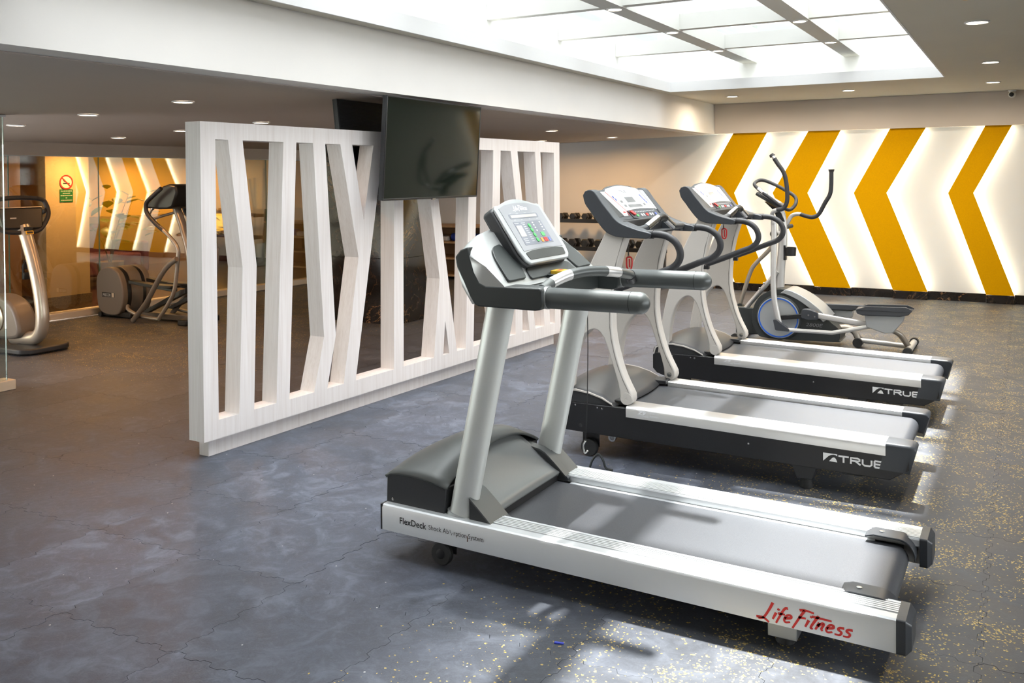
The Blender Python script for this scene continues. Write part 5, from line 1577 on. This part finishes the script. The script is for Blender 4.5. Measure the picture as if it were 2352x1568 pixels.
MB().tube([(-1.34, 8.76, 0.065), (-0.87, 8.72, 0.045)], 0.022, 12).build('base_tube', M['light_tube'], EL)
MB().tube([(-0.875, 8.46, 0.038), (-0.875, 9.02, 0.038)], 0.028, 14).build('rear_stabiliser', M['light_tube'], EL)
for y in (8.44, 9.0):
    MB().tube([(-0.875, y, 0.040), (-0.875, y + 0.05, 0.040)], 0.038, 14).build('stabiliser_cap', M['rubber'], EL)
MB().tube([(-1.315, 8.70, 0.045), (-1.315, 8.82, 0.045)], 0.042, 16).build('frame_foot', M['rubber'], EL)
q = write('2800E', 0.045, lambda u, v, c: (-1.745 + u, 8.5985, 0.182 - u * 0.02 + v), 0.15, shear=0.2)
q.build('shroud_lettering', M['grey_print'], EL, smooth=0)

# ------------------------------------------------------------------ rear-drum elliptical trainer by the glass wall
PE = root('elliptical_trainer', (-8.6, 7.08, 0), 'warm grey elliptical trainer with a big rear drum beside the glass wall', 'elliptical trainer')
drum = smooth2([(-9.30, 0.34), (-9.285, 0.47), (-9.20, 0.555), (-9.06, 0.575), (-8.93, 0.52), (-8.865, 0.40), (-8.845, 0.25), (-8.88, 0.11), (-8.96, 0.045), (-9.16, 0.045), (-9.27, 0.12)], 4, True)
for y0, y1, nm, m_, g_ in ((6.88, 6.955, 'drum_side', 'warm_grey', 0), (6.955, 7.005, 'drum_slot', 'black_plastic', 0.03), (7.005, 7.155, 'drum_centre', 'warm_grey', -0.004), (7.155, 7.205, 'drum_slot', 'black_plastic', 0.03), (7.205, 7.28, 'drum_side', 'warm_grey', 0)):
    cx, cz = -9.07, 0.31
    MB().prism([(cx + (x - cx) * (1 - g_), cz + (z - cz) * (1 - g_)) for x, z in drum], y0, y1, 'y').build(nm, M[m_], PE, bevel=0.012 if g_ == 0 else 0.003, segs=2, smooth=50)
MB().prism([(-9.20, 0.238), (-8.985, 0.238), (-8.985, 0.290), (-9.20, 0.290)], 6.8795, 6.8802, 'y').build('drum_badge', M['black_print'], PE, smooth=0)
q = write('PRECOR', 0.045, lambda u, v, c: (-9.185 + u, 6.8785, 0.247 + v), 0.135, bold=0.001)
q.build('drum_lettering', M['strip_face'], PE, smooth=0)
MB().prism([(-9.035, 0.24), (-8.995, 0.24), (-8.995, 0.288), (-9.035, 0.288)], 6.8785, 6.8793, 'y').build('badge_square', M['curb'], PE, smooth=0)
MB().box(-9.30, -8.78, 6.92, 7.24, 0.012, 0.07).build('base', M['black_plastic'], PE, bevel=0.01)
for y in (6.90, 7.20):
    MB().tube([(-9.27, y, 0.030), (-9.27, y + 0.06, 0.030)], 0.030, 12).build('rubber_foot', M['rubber'], PE)
for y, dx in ((6.82, 0.0), (7.34, 0.03)):
    MB().tube(smooth_path([(-7.87 + dx, y, 0.80), (-7.905 + dx, y, 0.56), (-7.95 + dx, y, 0.36), (-8.06 + dx, y, 0.205), (-8.19 + dx, y, 0.06)], 4), 0.022, 12).build('swing_lever', M['bronze_tube'], PE, smooth=60)
    MB().tube(smooth_path([(-8.218, y, 1.089), (-8.06, y, 0.995), (-7.925, y, 0.890), (-7.875, y, 0.82), (-7.872, y, 0.76)], 4), 0.021, 12).build('lever_bend', M['bronze_tube'], PE, smooth=60)
    MB().tube(smooth_path([(-8.10, y, 1.018), (-8.235, y, 1.10), (-8.345, y, 1.19), (-8.372, y, 1.26), (-8.350, y, 1.325), (-8.23, y, 1.405), (-8.125, y, 1.470)], 4), 0.023, 12).build('foam_grip', M['foam'], PE, smooth=60)
    MB().tube(smooth_path([(-8.19 + dx, y, 0.055), (-8.36 + dx, y, 0.060), (-8.55 + dx, y, 0.085), (-8.68 + dx, y, 0.13), (-8.75 + dx, y + 0.05, 0.16)], 4), 0.020, 12).build('lower_link', M['bronze_tube'], PE, smooth=60)
    MB().tube(smooth_path([(-7.84, y - 0.05, 0.725), (-7.95, y - 0.05, 0.665), (-8.06, y - 0.05, 0.57), (-8.18, y - 0.05, 0.42), (-8.33, y - 0.05, 0.225), (-8.545, y - 0.05, 0.022)], 4), 0.028, 12).build('frame_tube', M['warm_grey'], PE, smooth=60)
    MB().prism([(-8.80, 0.40), (-8.10, 0.345), (-8.10, 0.375), (-8.80, 0.44)], y + (0.10 if y < 7 else -0.18), y + (0.18 if y < 7 else -0.10), 'y').build('pedal_arm', M['black_plastic'], PE, bevel=0.004)
    MB().prism([(-8.55, 0.10), (-8.45, 0.10), (-7.85, 0.345), (-7.85, 0.395), (-7.92, 0.38)], y + (0.06 if y < 7 else -0.12), y + (0.12 if y < 7 else -0.06), 'y').build('ramp_rail', M['black_plastic'], PE, bevel=0.004)
    MB().box(-8.42, -8.08, y + (0.07 if y < 7 else -0.21), y + (0.21 if y < 7 else -0.07), 0.382, 0.410).build('pedal', M['black_plastic'], PE, bevel=0.006)
MB().prism([(-8.50, 1.255), (-8.345, 1.384), (-8.20, 1.495), (-8.11, 1.515), (-8.0, 1.50), (-7.98, 1.42), (-8.05, 1.27), (-8.12, 1.245), (-8.28, 1.24)], 6.90, 7.26, 'y').build('console', M['black_plastic'], PE, bevel=0.02, segs=2, smooth=50)
MB().tube([(-8.20, 7.08, 1.27), (-8.10, 7.08, 1.07), (-8.00, 7.08, 0.80), (-7.93, 7.08, 0.40), (-7.88, 7.08, 0.06)], [(0.035, 0.05)] * 5, 14).build('mast', M['bronze_tube'], PE, smooth=60)
MB().tube(smooth_path([(-8.15, 7.08, 1.215), (-8.30, 6.98, 1.165), (-8.395, 6.92, 1.135), (-8.437, 6.92, 1.175), (-8.40, 6.92, 1.235), (-8.38, 6.93, 1.265)], 4), 0.015, 10).build('fixed_handle', M['bronze_tube'], PE, smooth=60)
MB().tube([(-8.395, 6.925, 1.240), (-8.37, 6.935, 1.285)], 0.019, 10).build('pulse_sensor', M['chrome'], PE)
MB().box(-8.80, -7.86, 7.03, 7.13, 0.012, 0.075).build('base_rail', M['warm_grey'], PE, bevel=0.008)
MB().box(-7.93, -7.80, 6.84, 7.32, 0.0, 0.065).build('front_base', M['black_plastic'], PE, bevel=0.012)

# ------------------------------------------------------------------ exercise bike at the left edge
BK = root('exercise_bike', (-8.2, 5.22, 0), 'exercise bike with champagne metallic front post behind the clear glass screen', 'exercise bike')
post = smooth_path([(-8.075, 5.22, 1.14), (-8.01, 5.22, 1.00), (-7.925, 5.22, 0.80), (-7.855, 5.22, 0.58), (-7.815, 5.22, 0.36), (-7.822, 5.22, 0.235), (-7.86, 5.22, 0.165), (-7.95, 5.22, 0.12), (-8.25, 5.22, 0.105)], 5)
n_ = len(post)
MB().tube(post, [(0.055, 0.062)] * n_, 18, flat=(0, 1, 0)).build('front_post', M['champagne'], BK, smooth=60)
MB().box(-8.02, -7.98, 5.185, 5.255, 1.10, 1.14).build('console_collar', M['black_plastic'], BK, bevel=0.006)
bfm = frame_map((-8.08, 5.22, 1.19), (0, 1, 0), (-0.30, 0, 0.954), (0.954, 0, 0.30))
MB().prism(rpoly([(-0.20, -0.075), (0.17, -0.085), (0.215, 0.125), (-0.22, 0.125)], 0.03, 3), -0.045, 0.02, 'z').map(bfm).build('console', M['black_plastic'], BK, bevel=0.014, segs=2, smooth=50)
MB().prism(rpoly([(-0.21, 0.122), (0.205, 0.122), (0.20, 0.132), (-0.205, 0.132)], 0.003, 2), -0.05, 0.022, 'z').map(bfm).build('console_rim', M['champagne'], BK, bevel=0.003)
MB().prism([(-0.13, 0.02), (-0.07, 0.02), (-0.068, 0.032), (-0.128, 0.032)], 0.0204, 0.0208, 'z').map(bfm).build('console_badge', M['faint_print'], BK, smooth=0)
MB().prism([(-0.040, -0.145), (0.036, -0.145), (0.036, -0.112), (-0.040, -0.112)], 0.066, 0.070, 'z').map(bfm).build('post_label', M['yellow_plastic'], BK, bevel=0.001, segs=1)
MB().prism([(-0.030, -0.138), (0.028, -0.138), (0.028, -0.119), (-0.030, -0.119)], 0.0702, 0.0706, 'z').map(bfm).build('label_print', M['black_print'], BK, smooth=0)
hb = [(-0.20, -0.085), (-0.26, 0.0), (-0.255, 0.12), (-0.20, 0.205), (-0.06, 0.225), (0.12, 0.222), (0.225, 0.205), (0.262, 0.165), (0.268, 0.06), (0.20, -0.045), (0.12, -0.100), (-0.02, -0.110)]
MB().tube([bfm(a, b, 0.0) for a, b in [(p.x, p.y) for p in smooth_path([(a, b, 0) for a, b in hb], 5, True)]], 0.021, 12, loop=True).build('handlebar', M['foam'], BK, smooth=60)
for s_ in (-1, 1):
    MB().tube(smooth_path([bfm(s_ * 0.255, 0.10, 0.0), bfm(s_ * 0.27, 0.10, -0.15), bfm(s_ * 0.26, 0.12, -0.28)], 4), 0.020, 10).build('side_grip', M['foam'], BK, smooth=60)
body = smooth2([(-8.02, 0.17), (-8.06, 0.33), (-8.16, 0.44), (-8.36, 0.50), (-8.62, 0.48), (-8.84, 0.40), (-8.90, 0.25), (-8.80, 0.14), (-8.45, 0.10), (-8.12, 0.11)], 4, True)
MB().prism(body, 5.12, 5.32, 'y').build('body_shell', M['warm_grey'], BK, bevel=0.03, segs=3, smooth=60)
MB().lathe([(0.135, 0.0), (0.135, -0.012), (0.115, -0.02), (0.11, -0.012), (0.02, -0.012)], (-8.37, 5.12, 0.29), 'y', 30).build('crank_disc', M['champagne'], BK)
MB().box(-8.385, -8.355, 5.085, 5.105, 0.13, 0.30).build('crank_arm', M['black_plastic'], BK, bevel=0.004)
MB().box(-8.42, -8.32, 4.98, 5.09, 0.115, 0.14).build('pedal', M['black_plastic'], BK, bevel=0.006)
MB().tube([(-8.68, 5.22, 0.44), (-8.80, 5.22, 0.86)], 0.032, 14).build('seat_post', M['champagne'], BK)
MB().prism(rpoly([(-8.98, 5.10), (-8.98, 5.34), (-8.80, 5.30), (-8.62, 5.24), (-8.62, 5.20), (-8.80, 5.14)], 0.03, 3), 0.86, 0.93, 'z').build('saddle', M['black_plastic'], BK, bevel=0.02, segs=2, smooth=60)
MB().prism(rpoly([(-8.12, 4.98), (-7.80, 4.98), (-7.72, 5.06), (-7.72, 5.40), (-7.80, 5.48), (-8.12, 5.48)], 0.04, 3), 0.012, 0.062, 'z').build('front_base', M['dark_plastic'], BK, bevel=0.012, segs=2, smooth=50)
MB().box(-8.95, -8.78, 4.98, 5.46, 0.012, 0.062).build('rear_base', M['dark_plastic'], BK, bevel=0.012)
for x, y in ((-8.0, 5.02), (-8.0, 5.43), (-8.86, 5.02), (-8.86, 5.42)):
    MB().lathe([(0.022, 0.0), (0.022, 0.013)], (x, y, 0), 'z', 12).build('rubber_foot', M['rubber'], BK)

# clear glass screen at the left edge
GS = root('glass_screen', (-6.66, 3.0, 0), 'clear glass screen on a low white curb at the left edge', 'glass screen')
MB().box(-6.667, -6.655, 0.5, 4.155, 0.072, 2.035).build('pane', M['glass_clear'], GS, smooth=0)
MB().box(-6.6675, -6.6545, 4.1552, 4.158, 0.072, 2.035).build('polished_edge', M['glass_edge'], GS, smooth=0)
MB().box(-6.68, -6.64, 0.5, 4.17, 2.035, 2.052).build('top_channel', M['alu'], GS, bevel=0.002)
MB().box(-6.76, -6.615, 0.5, 4.20, 0.0, 0.072).build('curb', M['curb'], GS, bevel=0.004)

# padlock on the glass wall
PK = root('padlock', (-9.53, 6.17, 0.56), 'black shackle lock hanging on the glass wall behind the bike post', 'lock')
MB().box(-9.543, -9.522, 6.16, 6.20, 0.60, 0.70).build('hasp', M['black_plastic'], PK, bevel=0.002)
MB().box(-9.535, -9.49, 6.135, 6.235, 0.49, 0.57).build('lock_body', M['black_plastic'], PK, bevel=0.008)
MB().tube(smooth_path([(-9.515, 6.145, 0.565), (-9.515, 6.142, 0.64), (-9.515, 6.17, 0.685), (-9.515, 6.215, 0.675)], 5), 0.012, 10).build('shackle', M['black_plastic'], PK)

# ------------------------------------------------------------------ dumbbells on their rack
RK = root('dumbbell_rack', (-5.45, 12.2, 0), 'black two-shelf dumbbell rack standing along the tan back wall', 'dumbbell rack')
RX0, RX1 = -6.55, -4.42
for z, nm in ((0.905, 'upper_shelf'), (0.505, 'lower_shelf')):
    sh = MB()
    sh.box(RX0, RX1, 12.06, 12.075, z - 0.008, z + 0.048)
    sh.build(nm, M['black_plastic'], RK, bevel=0.002, segs=1)
    for y in (12.11, 12.30):
        MB().box(RX0, RX1, y, y + 0.03, z + 0.0, z + 0.03).build('shelf_bar', M['black_plastic'], RK, bevel=0.002, segs=1)
for x in (RX0 - 0.03, RX1):
    MB().prism([(12.04, 0.0), (12.40, 0.0), (12.40, 0.05), (12.28, 0.06), (12.36, 1.02), (12.31, 1.02), (12.22, 0.06), (12.04, 0.05)], x, x + 0.03, 'x').build('end_frame', M['black_plastic'], RK, bevel=0.004)
    for z in (0.48, 0.88):
        MB().box(x, x + 0.03, 12.04, 12.34, z, z + 0.05).build('shelf_arm', M['black_plastic'], RK, bevel=0.003)


def dumbbell(r, L):
    rt = root('dumbbell', (0, 0, 0))
    for s_ in (-1, 1):
        y0 = s_ * (L / 2 - 0.055)
        y1 = s_ * L / 2
        hexa = lambda rr, y: [(rr * math.cos(PI / 3 * k), y, rr * math.sin(PI / 3 * k)) for k in range(6)]
        MB().loft([hexa(r * 0.72, y0 - s_ * 0.006), hexa(r, y0 + s_ * 0.004), hexa(r, y1 - s_ * 0.008), hexa(r * 0.80, y1)]).build('hex_head', M['cast_iron'], rt, bevel=0.003, segs=1, smooth=0)
    MB().tube([(0, -L / 2 + 0.05, 0), (0, -L / 5, 0), (0, 0, 0), (0, L / 5, 0), (0, L / 2 - 0.05, 0)], [0.013, 0.014, 0.017, 0.014, 0.013], 12).build('handle', M['chrome'], rt, smooth=60)
    return rt


small = dumbbell(0.055, 0.205)
large = dumbbell(0.070, 0.235)
first = {1: True, 2: True}
ordw = ['first', 'second', 'third', 'fourth', 'fifth', 'sixth', 'seventh', 'eighth']
for shelf, proto, z, r, xs_ in ((1, small, 0.936, 0.0478, (-5.95, -5.757, -5.563, -5.37, -5.18)), (2, large, 0.536, 0.0608, (-5.98, -5.765, -5.555, -5.345, -5.135, -4.925, -4.715))):
    for k, x in enumerate(xs_):
        o = proto if first[shelf] else copy_tree(proto)
        first[shelf] = False
        o.location = (x, 12.22, z + r)
        o.rotation_euler = (0, 0, math.radians(random.uniform(-2, 2)))
        nm_ = 'upper' if shelf == 1 else 'lower'
        szn = 'small' if shelf == 1 else 'large'
        o['label'] = '%s black hex dumbbell on the %s rack shelf, %s one counted from the divider end' % (szn, nm_, ordw[k])
        o['category'] = 'dumbbell'
        o['group'] = 'hex dumbbells on the %s shelf of the rack' % nm_

# wooden storage shelf behind the divider with a mat and folded towels
SF = root('storage_shelf', (-7.7, 12.1, 0), 'pale wooden storage shelf seen through the divider slats', 'shelf')
for x in (-8.35, -7.10):
    MB().box(x - 0.02, x + 0.02, 11.86, 12.36, 0.0, 0.80).build('side_panel', M['wood_light'], SF, bevel=0.003)
for z, nm in ((0.80, 'shelf_top'), (0.555, 'shelf_board'), (0.31, 'shelf_board'), (0.05, 'shelf_board')):
    MB().box(-8.40 if z > 0.7 else -8.33, -7.05 if z > 0.7 else -7.12, 11.84, 12.38, z, z + 0.03).build(nm, M['wood_light'], SF, bevel=0.003)
MB().box(-8.33, -7.12, 12.36, 12.38, 0.05, 0.80).build('back_board', M['brown_wall'], SF, smooth=0)
MB().prism([(-7.62, 0.34), (-7.58, 0.34), (-7.44, 0.545), (-7.48, 0.545)], 11.90, 11.94, 'y').build('brace', M['wood_light'], SF, bevel=0.003)
mt_ = MB().tube([(-7.74, 12.0, 0.646), (-7.22, 12.0, 0.648)], 0.06, 20).build('exercise_mat', M['blue_mat'])
tag(mt_, 'rolled blue mat lying on the wooden storage shelf', 'mat')
tw = MB()
tw.box(-8.10, -7.79, 11.90, 12.25, 0.5862, 0.66)
tag(tw.build('folded_towel', M['towel'], bevel=0.02, segs=3), 'folded pale towel on the wooden storage shelf beside the blue mat', 'towel')

# ------------------------------------------------------------------ things in the lobby
def potted_plant(x, y, h, seed, label, leaf=0.12, n=46, spread=0.5):
    rnd = random.Random(seed)
    rt = root('potted_plant', (x, y, 0), label, 'plant')
    MB().lathe([(0.14, 0.0), (0.19, 0.36), (0.17, 0.36), (0.15, 0.30)], (x, y, 0), 'z', 20).build('pot', M['brown_wall'], rt)
    for k in range(5):
        a = rnd.uniform(0, 2 * PI)
        tip = (x + spread * 0.7 * math.cos(a), y + spread * 0.7 * math.sin(a), h * rnd.uniform(0.75, 1.0))
        MB().tube(smooth_path([(x, y, 0.3), ((x * 2 + tip[0]) / 3, (y * 2 + tip[1]) / 3, 0.3 + (tip[2] - 0.3) * 0.5), tip], 5), [0.012 - 0.0009 * i for i in range(11)], 6).build('stem', M['stem'], rt)
    for k in range(n):
        a, e = rnd.uniform(0, 2 * PI), rnd.uniform(-0.5, 0.6)
        rr = spread * rnd.uniform(0.15, 1.0)
        c_ = Vector((x + rr * math.cos(a), y + rr * math.sin(a), h * rnd.uniform(0.48, 1.02)))
        d = Vector((math.cos(a) * math.cos(e), math.sin(a) * math.cos(e), math.sin(e)))
        s_ = d.cross(Vector((0, 0, 1))).normalized()
        u = s_.cross(d)
        L = leaf * rnd.uniform(0.8, 1.5)
        pts = []
        for t, w_, dr in ((0, 0.01, 0), (0.3, 0.42, 0.02), (0.6, 0.46, -0.03), (0.85, 0.25, -0.10), (1, 0.01, -0.18)):
            for q in (-1, 0, 1):
                pts.append(c_ + d * (L * t) + s_ * (q * w_ * L * 0.8) + u * (L * dr - abs(q) * 0.06 * L))
        lf_ = []
        for i in range(4):
            for j in range(2):
                lf_.append((i * 3 + j, i * 3 + j + 1, i * 3 + j + 4, i * 3 + j + 3))
        MB().add(pts, lf_).build('leaf', M['leaf'], rt, recalc=False, smooth=60)
    return rt


potted_plant(-11.9, 9.05, 1.42, 3, 'leafy potted plant beyond the glass, dark against the lit chevrons', 0.16, 52, 0.55)
potted_plant(-12.6, 11.45, 1.35, 5, 'bushy green plant beside the amber lamp in the lobby', 0.12, 46, 0.38)
bp = root('bamboo_planter', (-12.3, 12.55, 0), 'dark planter with tall brown bamboo canes in the lobby', 'planter')
MB().box(-12.6, -12.0, 12.15, 13.0, 0.0, 0.42).build('planter_box', M['black_plastic'], bp, bevel=0.01)
rnd = random.Random(4)
for k in range(9):
    x, y = -12.3 + rnd.uniform(-0.15, 0.15), 12.25 + k * 0.08
    a = rnd.uniform(-0.22, 0.22)
    MB().tube([(x, y, 0.40), (x + 0.02, y + a * 0.5, 1.0), (x, y + a, rnd.uniform(1.5, 1.85))], 0.026, 8).build('bamboo_cane', M['bamboo'], bp)
al = root('table_lamp', (-13.2, 12.3, 0), 'amber cylinder lamp glowing on a dark side table in the lobby', 'lamp')
MB().box(-13.45, -12.95, 12.05, 12.6, 0.0, 0.55).build('side_table', M['maroon'], al, bevel=0.01)
MB().lathe([(0.10, 0.55), (0.10, 0.62)], (-13.2, 12.3, 0), 'z', 20).build('lamp_base', M['gold'], al)
MB().lathe([(0.15, 0.62), (0.15, 0.93)], (-13.2, 12.3, 0), 'z', 24).build('lamp_shade', M['amber'], al)
sf = root('sofa', (-12.9, 9.2, 0), 'dark red lobby sofa beyond the glass behind the rear elliptical trainer', 'sofa')
MB().box(-13.3, -12.5, 8.3, 10.1, 0.08, 0.40).build('seat', M['maroon'], sf, bevel=0.04, segs=3)
MB().box(-13.5, -13.3, 8.3, 10.1, 0.08, 0.85).build('backrest', M['maroon'], sf, bevel=0.04, segs=3)
for y in (8.15, 10.1):
    MB().box(-13.5, -12.5, y, y + 0.15, 0.08, 0.58).build('armrest', M['maroon'], sf, bevel=0.04, segs=3)
for x in (-13.4, -12.6):
    for y in (8.3, 10.1):
        MB().box(x - 0.03, x + 0.03, y - 0.03, y + 0.03, 0.0, 0.08).build('leg', M['black_plastic'], sf, smooth=0)
rp = root('wall_picture', (-14.6, 8.7, 1.3), 'red wall picture in the lobby beside the cream pillar', 'picture')
MB().box(-14.345, -14.32, 8.42, 9.05, 0.85, 1.85).build('frame', M['gold'], rp, bevel=0.004)
MB().box(-14.3195, -14.315, 8.46, 9.01, 0.89, 1.81).build('red_field', M['red_panel'], rp, smooth=0)
